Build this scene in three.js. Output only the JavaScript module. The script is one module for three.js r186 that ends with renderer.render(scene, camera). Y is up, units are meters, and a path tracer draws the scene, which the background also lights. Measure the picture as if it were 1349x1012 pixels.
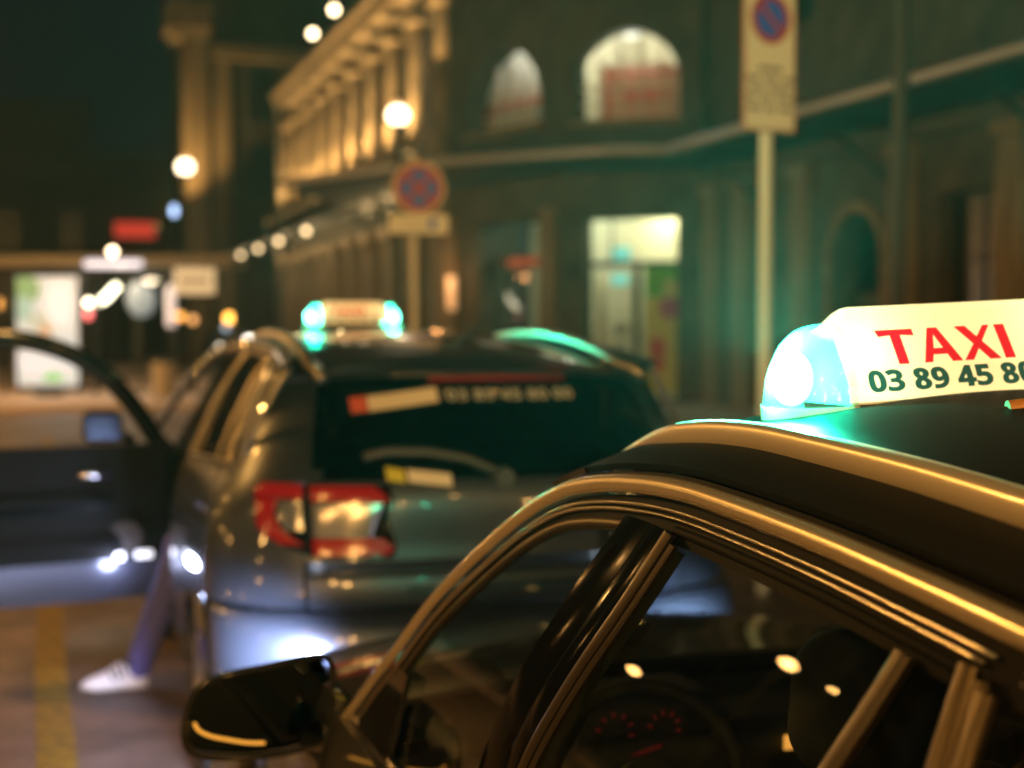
import * as THREE from 'three';
import { mergeGeometries } from 'three/addons/utils/BufferGeometryUtils.js';
import { RoundedBoxGeometry } from 'three/addons/geometries/RoundedBoxGeometry.js';
import { TextGeometry } from 'three/addons/geometries/TextGeometry.js';
import { FontLoader } from 'three/addons/loaders/FontLoader.js';
import { MarchingCubes } from 'three/addons/objects/MarchingCubes.js';
import { ImprovedNoise } from 'three/addons/math/ImprovedNoise.js';

// ------------------------------------------------------------------ camera, sky, moon, air, exposure
// the street runs along -z (D = -z is "ahead"), x is to the right of the street, y is up, metres
const scene = new THREE.Scene();
const camera = new THREE.PerspectiveCamera(30.0, 4 / 3, 0.05, 900);
camera.position.set(0, 1.70, 0);
{
  const yaw = 18 * Math.PI / 180, pitch = -2.245 * Math.PI / 180;
  camera.lookAt(Math.sin(yaw) * Math.cos(pitch), 1.70 + Math.sin(pitch), -Math.cos(yaw) * Math.cos(pitch));
}
camera.focus = 1.74;
camera.userData.fStop = 2.6;
const renderer = new THREE.WebGLRenderer();
renderer.toneMapping = THREE.LinearToneMapping;
renderer.toneMappingExposure = 1.0;
renderer.shadowMap.enabled = true;
{
  const w = 64, h = 32, d = new Float32Array(w * h * 4);            // a night sky: nearly black, a little town glow near the horizon
  for (let j = 0; j < h; j++) for (let i = 0; i < w; i++) {
    const e = Math.max(0, (j + 0.5) / h * 2 - 1), g = Math.exp(-e * 5), k = (j * w + i) * 4;
    d[k] = 0.0008 + 0.0012 * g; d[k + 1] = 0.0016 + 0.0012 * g; d[k + 2] = 0.0034 + 0.0014 * g; d[k + 3] = 1;
  }
  const sky = new THREE.DataTexture(d, w, h, THREE.RGBAFormat, THREE.FloatType);
  sky.mapping = THREE.EquirectangularReflectionMapping; sky.magFilter = THREE.LinearFilter; sky.needsUpdate = true;
  scene.background = sky; scene.environment = sky;
}
const moon = new THREE.DirectionalLight(new THREE.Color(0.75, 0.85, 1.0), 0.006);
moon.position.set(-60, 90, 40); moon.castShadow = true; scene.add(moon, moon.target);
scene.fog = new THREE.FogExp2(new THREE.Color(0.9, 0.95, 0.93), 0.0005);

// ------------------------------------------------------------------ helpers
let seed = 7;
const rnd = () => { seed = (seed * 1664525 + 1013904223) % 4294967296; return seed / 4294967296; };
const V = (l, y, D) => new THREE.Vector3(l, y, -D);
const C = (r, g, b) => new THREE.Color().setRGB(r, g, b);
const lerp = (a, b, t) => a + (b - a) * t, clamp = (x, a, b) => Math.min(b, Math.max(a, x));
const sm = (a, b, x) => { const t = clamp((x - a) / (b - a), 0, 1); return t * t * (3 - 2 * t); };
function pw(xs, ys) { return x => { if (x <= xs[0]) return ys[0]; for (let i = 1; i < xs.length; i++) if (x <= xs[i]) return lerp(ys[i - 1], ys[i], (x - xs[i - 1]) / (xs[i] - xs[i - 1])); return ys[ys.length - 1]; }; }
function smoothPw(xs, ys) {                                        // monotone-ish cubic through points
  const n = xs.length, m = xs.map((_, i) => i === 0 ? (ys[1] - ys[0]) / (xs[1] - xs[0]) : i === n - 1 ? (ys[n - 1] - ys[n - 2]) / (xs[n - 1] - xs[n - 2]) : 0.5 * ((ys[i + 1] - ys[i]) / (xs[i + 1] - xs[i]) + (ys[i] - ys[i - 1]) / (xs[i] - xs[i - 1])));
  return x => {
    if (x <= xs[0]) return ys[0] + m[0] * (x - xs[0]); if (x >= xs[n - 1]) return ys[n - 1] + m[n - 1] * (x - xs[n - 1]);
    let i = 1; while (x > xs[i]) i++;
    const h = xs[i] - xs[i - 1], t = (x - xs[i - 1]) / h, t2 = t * t, t3 = t2 * t;
    return (2 * t3 - 3 * t2 + 1) * ys[i - 1] + (t3 - 2 * t2 + t) * h * m[i - 1] + (-2 * t3 + 3 * t2) * ys[i] + (t3 - t2) * h * m[i];
  };
}
const counts = {};
const numbered = n => { const k = counts[n] = (counts[n] ?? -1) + 1; return k ? n + '_' + String(k).padStart(3, '0') : n; };
const bases = new WeakMap();
function thing(name, label, category, base = [0, 0, 0], group) {
  const o = new THREE.Group(); o.name = numbered(name); const p = V(...base); o.position.copy(p); bases.set(o, p);
  o.userData = { label, category }; if (group) o.userData.group = group; scene.add(o); return o;
}
function setting(name, geometry, m) { const o = new THREE.Mesh(geometry, m); o.name = numbered(name); o.userData = { kind: 'structure' }; o.castShadow = o.receiveShadow = true; scene.add(o); return o; }
function add(parent, name, geometry, m, label) {                   // geometry in world coordinates; an array is merged
  let g = Array.isArray(geometry) ? join(geometry) : geometry;
  const b = bases.get(parent); g.translate(-b.x, -b.y, -b.z);
  const o = new THREE.Mesh(g, m); o.name = name; o.castShadow = o.receiveShadow = true; if (name === 'print') o.userData.kind = 'stuff'; if (label) o.userData.label = label;
  parent.add(o); bases.set(o, b); return o;
}
function join(list) {
  const l = list.map(g => { g = g.index ? g.toNonIndexed() : g; const u = new THREE.BufferGeometry(); u.setAttribute('position', g.attributes.position); if (!g.attributes.normal) g.computeVertexNormals(); u.setAttribute('normal', g.attributes.normal); u.setAttribute('uv', g.attributes.uv ?? new THREE.BufferAttribute(new Float32Array(g.attributes.position.count * 2), 2)); return u; });
  return mergeGeometries(l);
}
const box = (l0, l1, y0, y1, D0, D1, r = 0) => {                   // axis-aligned box by its limits
  const w = Math.abs(l1 - l0), h = Math.abs(y1 - y0), d = Math.abs(D1 - D0);
  const g = r ? new RoundedBoxGeometry(w, h, d, 2, Math.min(r, w / 2.01, h / 2.01, d / 2.01)) : new THREE.BoxGeometry(w, h, d);
  return g.translate((l0 + l1) / 2, (y0 + y1) / 2, -(D0 + D1) / 2);
};
const ball = (p, r, sx = 1, sy = 1, sz = 1, n = 20) => new THREE.SphereGeometry(r, n, n * 0.7 | 0).scale(sx, sy, sz).translate(p.x, p.y, p.z);
const tube = (pts, r, n = 24, k = 8) => new THREE.TubeGeometry(new THREE.CatmullRomCurve3(pts), n, r, k, false);
function rod(a, b, r, r2 = r, k = 14) {
  const d = b.clone().sub(a), g = new THREE.CylinderGeometry(r2, r, d.length(), k);
  g.applyQuaternion(new THREE.Quaternion().setFromUnitVectors(new THREE.Vector3(0, 1, 0), d.normalize()));
  return g.translate((a.x + b.x) / 2, (a.y + b.y) / 2, (a.z + b.z) / 2);
}
// a curved sheet of nu x nv cells; th > 0 gives it thickness (a second face behind and rims)
function sheet(nu, nv, f, th = 0) {
  const P = [], N = []; const e = 1e-3;
  for (let j = 0; j <= nv; j++) for (let i = 0; i <= nu; i++) {
    const u = i / nu, v = j / nv, p = f(u, v);
    const a = f(Math.min(1, u + e), v).sub(f(Math.max(0, u - e), v)), b = f(u, Math.min(1, v + e)).sub(f(u, Math.max(0, v - e)));
    P.push(p); N.push(a.cross(b).normalize());
  }
  const pos = [], nor = [], uv = [], idx = [], w = nu + 1;
  const put = (p, n, u, v) => { pos.push(p.x, p.y, p.z); nor.push(n.x, n.y, n.z); uv.push(u, v); return pos.length / 3 - 1; };
  for (let s = 0; s < (th ? 2 : 1); s++) {
    const o = pos.length / 3;
    P.forEach((p, k) => put(s ? p.clone().addScaledVector(N[k], -th) : p, s ? N[k].clone().negate() : N[k], (k % w) / nu, (k / w | 0) / nv));
    for (let j = 0; j < nv; j++) for (let i = 0; i < nu; i++) { const a = o + j * w + i, b = a + 1, c = a + w, d = c + 1; s ? idx.push(a, c, b, b, c, d) : idx.push(a, b, c, b, d, c); }
  }
  if (th) {
    const rim = []; for (let i = 0; i < nu; i++) rim.push(i); for (let j = 0; j < nv; j++) rim.push(j * w + nu);
    for (let i = nu; i > 0; i--) rim.push(nv * w + i); for (let j = nv; j > 0; j--) rim.push(j * w);
    for (let k = 0; k < rim.length; k++) {
      const a = rim[k], b = rim[(k + 1) % rim.length], n = P[b].clone().sub(P[a]).cross(N[a]).normalize();
      const q = [P[a], P[b], P[b].clone().addScaledVector(N[b], -th), P[a].clone().addScaledVector(N[a], -th)].map(p => put(p, n, 0, 0));
      idx.push(q[0], q[2], q[1], q[0], q[3], q[2]);
    }
  }
  const g = new THREE.BufferGeometry();
  g.setAttribute('position', new THREE.Float32BufferAttribute(pos, 3)); g.setAttribute('normal', new THREE.Float32BufferAttribute(nor, 3)); g.setAttribute('uv', new THREE.Float32BufferAttribute(uv, 2)); g.setIndex(idx);
  return g;
}
// a closed profile [[across, out], ...] swept along points with a surface normal at each
function sweep(pts, normals, prof, taper) {
  const n = pts.length, k = prof.length, pos = [], idx = [];
  for (let i = 0; i < n; i++) {
    const t = pts[Math.min(n - 1, i + 1)].clone().sub(pts[Math.max(0, i - 1)]).normalize(), N = normals[i].clone().addScaledVector(t, -normals[i].dot(t)).normalize(), B = t.clone().cross(N), s = taper ? taper(i / (n - 1)) : 1;
    for (const [a, b] of prof) { const p = pts[i].clone().addScaledVector(B, a * s).addScaledVector(N, b * s); pos.push(p.x, p.y, p.z); }
  }
  for (let i = 0; i < n - 1; i++) for (let j = 0; j < k; j++) { const a = i * k + j, b = i * k + (j + 1) % k, c = a + k, d = b + k; idx.push(a, c, b, b, c, d); }
  for (let j = 1; j < k - 1; j++) { idx.push(0, j, j + 1); const o = (n - 1) * k; idx.push(o, o + j + 1, o + j); }
  const g = new THREE.BufferGeometry(); g.setAttribute('position', new THREE.Float32BufferAttribute(pos, 3)); g.setIndex(idx); g.computeVertexNormals(); return g;
}
const arcProf = (w, h, base = -0.004, n = 9) => { const p = [[-w / 2, base]]; for (let i = 0; i <= n; i++) { const a = Math.PI - Math.PI * i / n; p.push([w / 2 * Math.cos(a), h * Math.sin(a)]); } p.push([w / 2, base]); return p; };
// a wall outline with openings, standing from point a to point b (plan), extruded inwards by depth
function wallShape(outline, holes) { const s = new THREE.Shape(outline.map(p => new THREE.Vector2(...p))); for (const h of holes) s.holes.push(h instanceof THREE.Path ? h : new THREE.Path(h.map(p => new THREE.Vector2(...p)))); return s; }
function standing(g, a, b) {                                       // local x along a->b, local y up, local +z outwards (left of a->b seen from above is inside)
  const dx = b[0] - a[0], dz = -(b[1] - a[1]); g.rotateY(-Math.atan2(dz, dx)); return g.translate(a[0], 0, -a[1]);
}
const noise = new ImprovedNoise();
const fbm = (x, y, z, o = 4) => { let s = 0, a = 0.5, f = 1; for (let i = 0; i < o; i++) { s += a * noise.noise(x * f, y * f, z); a *= 0.5; f *= 2.03; } return s; };
function noiseTex(n, fn, srgb) {
  const d = new Uint8Array(n * n * 4);
  for (let j = 0; j < n; j++) for (let i = 0; i < n; i++) { const c = fn(i / n, j / n), k = (j * n + i) * 4; for (let q = 0; q < 3; q++) d[k + q] = clamp(c[q] ?? c[0], 0, 1) * 255; d[k + 3] = 255; }
  const t = new THREE.DataTexture(d, n, n); t.wrapS = t.wrapT = THREE.RepeatWrapping; t.magFilter = THREE.LinearFilter; if (srgb) t.colorSpace = THREE.SRGBColorSpace; t.needsUpdate = true; return t;
}
const tile = (u, v, f, z) => {                                     // tiling fbm on a torus-like blend
  const a = fbm(u * f, v * f, z), b = fbm((u - 1) * f, v * f, z), c = fbm(u * f, (v - 1) * f, z), d = fbm((u - 1) * f, (v - 1) * f, z);
  return lerp(lerp(a, b, u), lerp(c, d, u), v);
};

// ------------------------------------------------------------------ materials
const std = (c, roughness = 0.6, metalness = 0, extra = {}) => new THREE.MeshStandardMaterial({ color: C(...c), roughness, metalness, ...extra });
const phy = (c, roughness, metalness, extra = {}) => new THREE.MeshPhysicalMaterial({ color: C(...c), roughness, metalness, ...extra });
const glow = (c, k = 1, base = [0.8, 0.8, 0.8]) => new THREE.MeshStandardMaterial({ color: C(...base), roughness: 0.5, emissive: C(...c), emissiveIntensity: k });
const smudge = noiseTex(256, (u, v) => [0.5 + 0.9 * tile(u, v, 6, 3.1)]);
const stoneTex = noiseTex(512, (u, v) => { const n = tile(u, v, 5, 1.7), m = tile(u, v, 31, 4.2); const k = 0.8 + 0.5 * n + 0.25 * m; return [k * 0.86, k * 0.80, k * 0.70]; }, true);
const stoneBump = noiseTex(512, (u, v) => [0.5 + 0.5 * tile(u, v, 24, 9.2)]);
const M = {
  paint: phy([0.010, 0.011, 0.011], 0.45, 0.0, { clearcoat: 1, clearcoatRoughness: 0.06 }),
  roofPaint: phy([0.014, 0.015, 0.015], 0.5, 0, { specularIntensity: 0.02 }),
  rail: phy([0.60, 0.52, 0.38], 0.27, 0.6, { clearcoat: 0.6, clearcoatRoughness: 0.05 }),
  satin: phy([0.66, 0.58, 0.44], 0.34, 0.5, { clearcoat: 0.5, clearcoatRoughness: 0.08 }),
  trim: phy([0.62, 0.59, 0.54], 0.24, 1.0),
  darkPane: phy([0.01, 0.012, 0.012], 0.28, 0),
  gloss: phy([0.006, 0.006, 0.006], 0.08, 0, { clearcoat: 1, clearcoatRoughness: 0.03 }),
  rubber: std([0.018, 0.017, 0.016], 0.55),
  plastic: std([0.012, 0.012, 0.012], 0.62),
  cabin: std([0.03, 0.028, 0.026], 0.8),
  seat: std([0.025, 0.024, 0.024], 0.85),
  glass: phy([0.80, 0.86, 0.84], 0.0, 0, { transmission: 1, thickness: 0, ior: 1.5 }),
  darkGlass: phy([0.10, 0.12, 0.12], 0.0, 0, { transmission: 1, thickness: 0, ior: 1.5 }),
  mirror: phy([0.75, 0.76, 0.78], 0.02, 1.0),
  greyPaint: phy([0.042, 0.050, 0.070], 0.36, 0.6, { clearcoat: 1, clearcoatRoughness: 0.035 }),
  chrome: phy([0.8, 0.8, 0.8], 0.08, 1.0),
  tyre: std([0.012, 0.012, 0.012], 0.8),
  alloy: std([0.5, 0.5, 0.52], 0.35, 1),
  stone: std([0.36, 0.33, 0.28], 0.9, 0, { map: stoneTex, bumpMap: stoneBump, bumpScale: 0.012 }),
  stoneDark: std([0.12, 0.12, 0.108], 0.9, 0, { map: stoneTex, bumpMap: stoneBump, bumpScale: 0.012 }),
  slate: std([0.03, 0.033, 0.035], 0.7),
  iron: std([0.02, 0.022, 0.022], 0.5, 0.4),
  zinc: std([0.42, 0.42, 0.42], 0.45, 0.8),
  postWarm: std([0.55, 0.52, 0.46], 0.5, 0.2),
  white: std([0.75, 0.74, 0.70], 0.6),
  signWhite: std([0.70, 0.60, 0.47], 0.5),
  signRed: std([0.36, 0.018, 0.014], 0.5),
  signBlue: std([0.02, 0.09, 0.62], 0.5),
  ink: std([0.03, 0.03, 0.03], 0.6),
  redLens: phy([0.26, 0.006, 0.006], 0.15, 0, { clearcoat: 1, clearcoatRoughness: 0.03, emissive: C(0.055, 0.0015, 0.0015), emissiveIntensity: 1 }),
  clearLens: phy([0.30, 0.29, 0.28], 0.16, 0.6, { clearcoat: 1, clearcoatRoughness: 0.03 }),
  darkRed: phy([0.26, 0.012, 0.012], 0.12, 0, { clearcoat: 1 }),
};
const SODIUM = C(1.0, 0.47, 0.10), WARM = C(1.0, 0.66, 0.32), GREEN = C(0.05, 1.0, 0.66), XENON = C(0.62, 0.70, 1.0);
function pointLight(parent, p, color, cd, radius = 0.1) {          // p in world; radius of the glowing body in metres
  const o = new THREE.PointLight(color, cd); const b = bases.get(parent); o.position.set(p.x - b.x, p.y - b.y, p.z - b.z); o.castShadow = true; o.shadow.radius = radius / 0.02; o.name = 'lamp_light'; parent.add(o); return o;
}

// ------------------------------------------------------------------ ground
{
  const col = noiseTex(1024, (u, v) => { const a = tile(u, v, 4, 2.2), b = tile(u, v, 22, 5.3), c = rnd() - 0.5; const k = 0.62 + 0.42 * a + 0.3 * b + 0.18 * c; return [k * 0.66, k * 0.56, k * 0.50]; }, true);
  const rough = noiseTex(512, (u, v) => [0.62 + 0.5 * tile(u, v, 6, 8.8)]);
  const bump = noiseTex(1024, (u, v) => [0.5 + 0.4 * tile(u, v, 40, 7.7) + 0.3 * (rnd() - 0.5)]);
  const R = 4; for (const t of [col, rough, bump]) t.repeat.set(600 / R, 600 / R);
  const g = new THREE.PlaneGeometry(600, 600, 1, 1).rotateX(-Math.PI / 2);
  setting('ground', g, new THREE.MeshStandardMaterial({ color: C(0.92, 0.84, 0.78), map: col, roughnessMap: rough, roughness: 1, bumpMap: bump, bumpScale: 0.006 }));
  const wear = noiseTex(256, (u, v) => { const k = 0.55 + 0.6 * tile(u, v, 9, 1.2) + 0.2 * tile(u, v, 40, 2.2); return [k * 0.95, k * 0.74, k * 0.16]; }, true);
  const line = sheet(2, 40, (u, v) => V(lerp(-0.065, 0.085, u) + 0.012 * Math.sin(v * 37), 0.004, lerp(-6, 24, v)));
  wear.repeat.set(0.3, 60);
  setting('road_marking', line, new THREE.MeshStandardMaterial({ color: C(0.95, 1.0, 0.6), map: wear, roughness: 0.75 }));
  const slab = [box(-40, 4.6, 0, 0.13, 30.6, 60)];
  setting('pavement', join(slab), new THREE.MeshStandardMaterial({ color: C(0.55, 0.44, 0.38), roughness: 0.85 }));
  setting('kerb', box(-40, 4.6, 0, 0.135, 30.3, 30.598, 0.02), std([0.62, 0.50, 0.44], 0.8));
  setting('pavement', box(9.6, 60, 0, 0.13, -30, 120), std([0.22, 0.2, 0.18], 0.85));
}

// ------------------------------------------------------------------ near taxi
const font = await new FontLoader().loadAsync('fonts/droid/droid_sans_bold.typeface.json');
{
  const XC = 1.36;
  const car = thing('taxi_car', 'dark taxi with amber-lit roof rails in the right foreground, under the large lit TAXI sign', 'car', [XC, 0, 1.8]);
  const L = y => { const t = clamp((y - 1.0) / 0.47, -1.6, 1.3); return 0.575 + 0.12 * t + 0.05 * Math.max(0, t) ** 2 + 0.03 * Math.max(0, -t - 0.8) ** 2; };   // left side, by height
  const half = y => XC - L(y);
  const sideN = (y, m = 1) => { const k = (L(y + 0.01) - L(y - 0.01)) / 0.02; return new THREE.Vector3(-m, k, 0).normalize(); };
  const mir = (p, m) => (m < 0 ? new THREE.Vector3(2 * XC - p.x, p.y, p.z) : p);
  const onSide = (s, y, out = 0, m = 1) => { const p = V(L(y), y, s).addScaledVector(sideN(y), out); return mir(p, m); };
  // roof line over the doors, from the foot of the windscreen pillar to the tail (side elevation)
  const GP = [[2.86, 0.885], [2.766, 0.952], [2.63, 1.061], [2.544, 1.127], [2.423, 1.236], [2.263, 1.346], [2.131, 1.424], [2.02, 1.469], [1.915, 1.4905], [1.771, 1.505], [1.633, 1.510], [1.507, 1.507], [1.273, 1.496], [1.122, 1.485], [0.963, 1.472], [0.6, 1.437], [0.2, 1.387], [-0.15, 1.33], [-0.45, 1.25]];
  const curve = new THREE.CatmullRomCurve3(GP.map(([s, y]) => new THREE.Vector3(s, y, 0)), false, 'centripetal');
  const NG = 150, G = [], GN = [];
  for (let i = 0; i <= NG; i++) { const p = curve.getPointAt(i / NG), t = curve.getTangentAt(i / NG); G.push(p); GN.push(new THREE.Vector2(-t.y, t.x).multiplyScalar(t.x < 0 ? -1 : 1).normalize()); }
  for (let i = 0; i <= NG; i++) { const t = curve.getTangentAt(i / NG); let n = new THREE.Vector2(t.y, -t.x); if (n.y < 0) n.negate(); GN[i] = n; }
  const gAt = (tau, off) => { const k = clamp(tau, 0, 1) * NG, i = Math.min(NG - 1, Math.floor(k)), f = k - i; const p = G[i].clone().lerp(G[i + 1], f), n = GN[i].clone().lerp(GN[i + 1], f).normalize(); return [p.x - n.x * off, p.y - n.y * off]; };
  const tauOf = s => { for (let i = 0; i < NG; i++) if (G[i + 1].x <= s) return (i + (G[i].x - s) / (G[i].x - G[i + 1].x)) / NG; return 1; };
  const topAt = off => { const pts = []; for (let i = 0; i <= 300; i++) pts.push(gAt(i / 300, off)); pts.sort((a, b) => a[0] - b[0]); return pw(pts.map(p => p[0]), pts.map(p => p[1])); };
  // roof and windscreen are one crowned surface across the car
  const skin = (tau, q, out = 0) => {
    const [s, y] = gAt(tau, 0), n = GN[Math.round(clamp(tau, 0, 1) * NG)], w = half(y), c = 0.083 * (1 - q * q) + 0.012 * (1 - q ** 8) + out;
    return V(XC + q * w, y + n.y * c, s + n.x * c * 1.5);
  };
  const tHead = tauOf(1.97), tTail = 0.985;
  const body = add(car, 'roof', sheet(36, 90, (u, v) => skin(lerp(tHead, tTail, v), lerp(-0.985, 0.985, u)), 0.01), M.roofPaint);
  add(car, 'windscreen_header', sheet(36, 6, (u, v) => skin(lerp(tauOf(2.075), tHead - 0.002, v), lerp(-0.985, 0.985, u)), 0.01), M.gloss);
  add(car, 'windscreen', sheet(36, 24, (u, v) => skin(lerp(tauOf(2.84), tauOf(2.077), v), lerp(-0.965, 0.965, u), -0.006)), M.glass);
  add(car, 'headliner', sheet(20, 30, (u, v) => skin(lerp(tHead, 0.98, v), lerp(-0.93, 0.93, u), -0.045)), M.cabin);
  // bands that follow the roof line: cant rail, dark groove, bright trims, black frame
  const band = (o0, o1, bulge, lift, m, t0 = 0, t1 = 1) => sheet(10, 160, (u, v) => { const [s, y] = gAt(lerp(t0, t1, v), lerp(o0, o1, u)); return onSide(s, y, lift + bulge * Math.sin(Math.PI * u) ** 0.7, m); });
  const line = (off, w, h, lift, m, t0, t1) => { const P = [], N = []; for (let i = 0; i <= 120; i++) { const [s, y] = gAt(lerp(t0, t1, i / 120), off); P.push(onSide(s, y, lift, m)); N.push(mir2(sideN(y), m)); } return sweep(P, N, arcProf(w, h)); };
  const mir2 = (n, m) => (m < 0 ? new THREE.Vector3(-n.x, n.y, n.z) : n);
  const tEnd = tauOf(-0.4);
  for (const m of [1, -1]) {
    add(car, 'cant_rail', [band(0.0015, 0.0275, 0.0105, 0.001, m)], M.rail);
    add(car, 'roof_groove', [band(-0.004, 0.0015, 0, -0.006, m), band(0.0275, 0.075, 0, -0.0075, m)], M.groove ??= phy([0.006, 0.006, 0.006], 0.6, 0, { specularIntensity: 0.1 }));
    add(car, 'window_trim', [line(0.0392, 0.0055, 0.004, -0.004, m, 0.02, tauOf(0.975)), line(0.0475, 0.0055, 0.004, -0.004, m, 0.02, tauOf(0.985)), line(0.0392, 0.0055, 0.004, -0.004, m, tauOf(0.93), tEnd), line(0.0475, 0.0055, 0.004, -0.004, m, tauOf(0.93), tEnd)], M.trim);
    add(car, 'door_frame', line(0.0660, 0.016, 0.008, -0.010, m, 0.03, tauOf(1.70)), M.satinDark ??= phy([0.09, 0.078, 0.055], 0.40, 0.85));
    add(car, 'rear_frame_seal', line(0.0600, 0.013, 0.004, -0.008, m, tauOf(1.63), tauOf(0.99)), M.groove);
    // roof rail: a low flush bar, drawn down at its front end
    const P = [], N = [], t0 = tauOf(2.075), t1 = tauOf(-0.35);
    for (let i = 0; i <= 110; i++) { const v = i / 110, k = lerp(t0, t1, v), q = lerp(-0.80, -0.835, sm(0, 0.1, v)) * m; const a = skin(k, q), b = skin(k, q, 0.02).sub(a).normalize(); P.push(a.addScaledVector(b, 0.012 - 0.012 * (1 - sm(0, 0.13, v)) - 0.02 * sm(0.93, 1, v))); N.push(b); }
    const prof = [[-0.021, -0.03], [-0.0225, -0.006], [-0.0215, 0.001], [-0.0235, 0.004], [-0.021, 0.014], [-0.013, 0.021], [0, 0.0235], [0.013, 0.021], [0.020, 0.013], [0.021, -0.03]];
    add(car, 'roof_rail', sweep(P, N, m > 0 ? prof.map(([a, b]) => [a, b]) : prof.map(([a, b]) => [-a, b]), v => lerp(0.55, 1, sm(0, 0.1, v))), M.satin);
  }
  // side doors, glass and pillars
  const BL = smoothPw([0.90, 1.093, 1.201, 1.319, 1.386, 1.46], [1.955, 1.946, 1.908, 1.836, 1.791, 1.738]);
  const BR = smoothPw([0.90, 1.114, 1.225, 1.355, 1.45, 1.47], [1.815, 1.795, 1.739, 1.656, 1.608, 1.600]);
  const CF = smoothPw([0.90, 1.1, 1.343, 1.45], [0.93, 0.965, 0.984, 0.992]);
  const topG = topAt(0.066), topF = topAt(0.052);
  const BELT = 0.93;
  for (const m of [1, -1]) {
    const nose = s => 1 - 0.03 * sm(2.9, 4.25, s) ** 1.5 - 0.14 * sm(0.1, -0.8, s);
    const side = (s, y, out = 0) => { const p = onSide(s, y, out, 1); p.x = XC + (p.x - XC) * nose(s); return mir(p, m); };
    const arch = (s, y0) => { let y = y0; for (const c of [3.42, 0.33]) { const d = Math.abs(s - c); if (d < 0.36) y = Math.max(y, 0.32 + Math.sqrt(0.36 * 0.36 - d * d)); } return y; };
    const panel = (s0, s1, y1, n) => sheet(n, 18, (u, v) => { const s = lerp(s0, s1, u), a = arch(s, 0.24), t = y1 instanceof Function ? y1(s) : y1; return side(s, lerp(a, t, v), -0.02 * (1 - sm(0, 0.12, v)) + 0.012 * Math.exp(-(((lerp(a, t, v) - 0.80) / 0.03) ** 2))); }, 0.02);
    const fenderTop = s => lerp(0.955, 0.70, sm(2.85, 4.22, s));
    add(car, 'wing', panel(2.802, 4.2, fenderTop, 40), M.paint);
    const fd = add(car, 'door', panel(1.872, 2.798, BELT, 26), M.paint);
    const rd = add(car, 'door', panel(0.93, 1.868, BELT, 30), M.paint);
    add(car, 'quarter_panel', panel(-0.75, 0.926, s => lerp(0.9, BELT, sm(-0.7, 0, s)), 44), M.paint);
    for (const [d, s] of [[fd, 2.02], [rd, 1.08]]) add(d, 'handle', [sweep([0, 1, 2, 3, 4, 5, 6].map(i => side(s + i * 0.035, 0.86 - 0.02 * 0, 0.03 * Math.sin(Math.PI * (0.12 + 0.76 * i / 6)))), Array(7).fill(mir2(sideN(0.86), m)), arcProf(0.028, 0.014, -0.01))], M.paint);
    const glassPane = (s0, s1, n) => sheet(n, 16, (u, v) => { const s = lerp(s0, s1, u); return onSide(s, lerp(BELT, topG(s) - 0.002, v), -0.012, m); });
    add(fd, 'window', glassPane(1.69, 2.64, 30), M.glass);
    add(rd, 'window', glassPane(0.955, 1.72, 30), m < 0 ? M.glass : M.tintGlass ??= phy([0.66, 0.75, 0.71], 0.0, 0, { transmission: 1, thickness: 0, ior: 1.5 }));
    add(car, 'quarter_window', glassPane(-0.28, 0.925, 30), M.darkGlass);
    add(car, 'belt_moulding', sweep(Array.from({ length: 40 }, (_, i) => onSide(lerp(2.78, -0.3, i / 39), BELT + 0.006, -0.004, m)), Array(40).fill(mir2(sideN(BELT), m)), arcProf(0.022, 0.008)), M.trim);
    // black pillar between the doors: front-door half, gap, rear-door half, then the rear door's rubber channel
    const strip = (f0, f1, lift, th, y0, y1f) => sheet(8, 40, (u, v) => { const yl = lerp(y0, y1f, v), s = lerp(f0(yl), f1(yl), u); return onSide(s, yl, lift + 0.0022 * Math.sin(Math.PI * u), m); }, th);
    const mid = y => lerp(BL(y), BR(y), 0.60);
    add(car, 'door_pillar', [strip(y => mid(y) + 0.0025, BL, -0.002, 0.012, 0.92, 1.449), strip(BR, y => mid(y) - 0.0025, -0.002, 0.012, 0.92, 1.447)], M.pillarBlack ??= phy([0.004, 0.004, 0.004], 0.07, 0, { specularIntensity: 0.22 }));
    add(car, 'pillar_post', strip(y => BR(y) + 0.005, y => BL(y) - 0.005, -0.03, 0.03, 0.92, 1.43), M.cabin);
    add(car, 'window_channel', [strip(y => BR(y) - 0.0115, y => BR(y) - 0.001, 0.0015, 0.012, 0.93, 1.444), strip(y => BR(y) - 0.0245, y => BR(y) - 0.0135, -0.003, 0.01, 0.93, 1.434)], M.channel ??= phy([0.085, 0.07, 0.05], 0.36, 0.85));
    add(car, 'rear_door_frame', [[-0.004, 0.011], [-0.020, 0.014], [-0.040, 0.017]].map(([o, w], i) => strip(y => CF(y) + o, y => CF(y) + o + w - 0.004, i === 1 ? -0.004 : 0.002, 0.012, 0.93, i === 2 ? 1.405 : 1.412 + 0.008 * (1 - i))), M.channelBright ??= phy([0.14, 0.11, 0.07], 0.30, 0.85));
    add(rd, 'window_divider', strip(y => lerp(1.30, 1.078, sm(0.93, 1.44, y) * 0.4 + 0.6 * (y - 0.93) / 0.51) - 0.009, y => lerp(1.30, 1.078, sm(0.93, 1.44, y) * 0.4 + 0.6 * (y - 0.93) / 0.51) + 0.009, -0.007, 0.012, 0.93, 1.412), M.channel);
    add(car, 'rear_pillar', strip(y => lerp(-0.75, -0.5, (y - 0.9) / 0.36), y => lerp(-0.36, -0.24, (y - 0.9) / 0.36), -0.004, 0.02, 0.9, 1.28), M.paint);
    add(car, 'door_card', sheet(20, 8, (u, v) => onSide(lerp(0.95, 2.75, u), lerp(0.35, BELT - 0.01, v), -0.07, m)), M.cabin);
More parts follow.
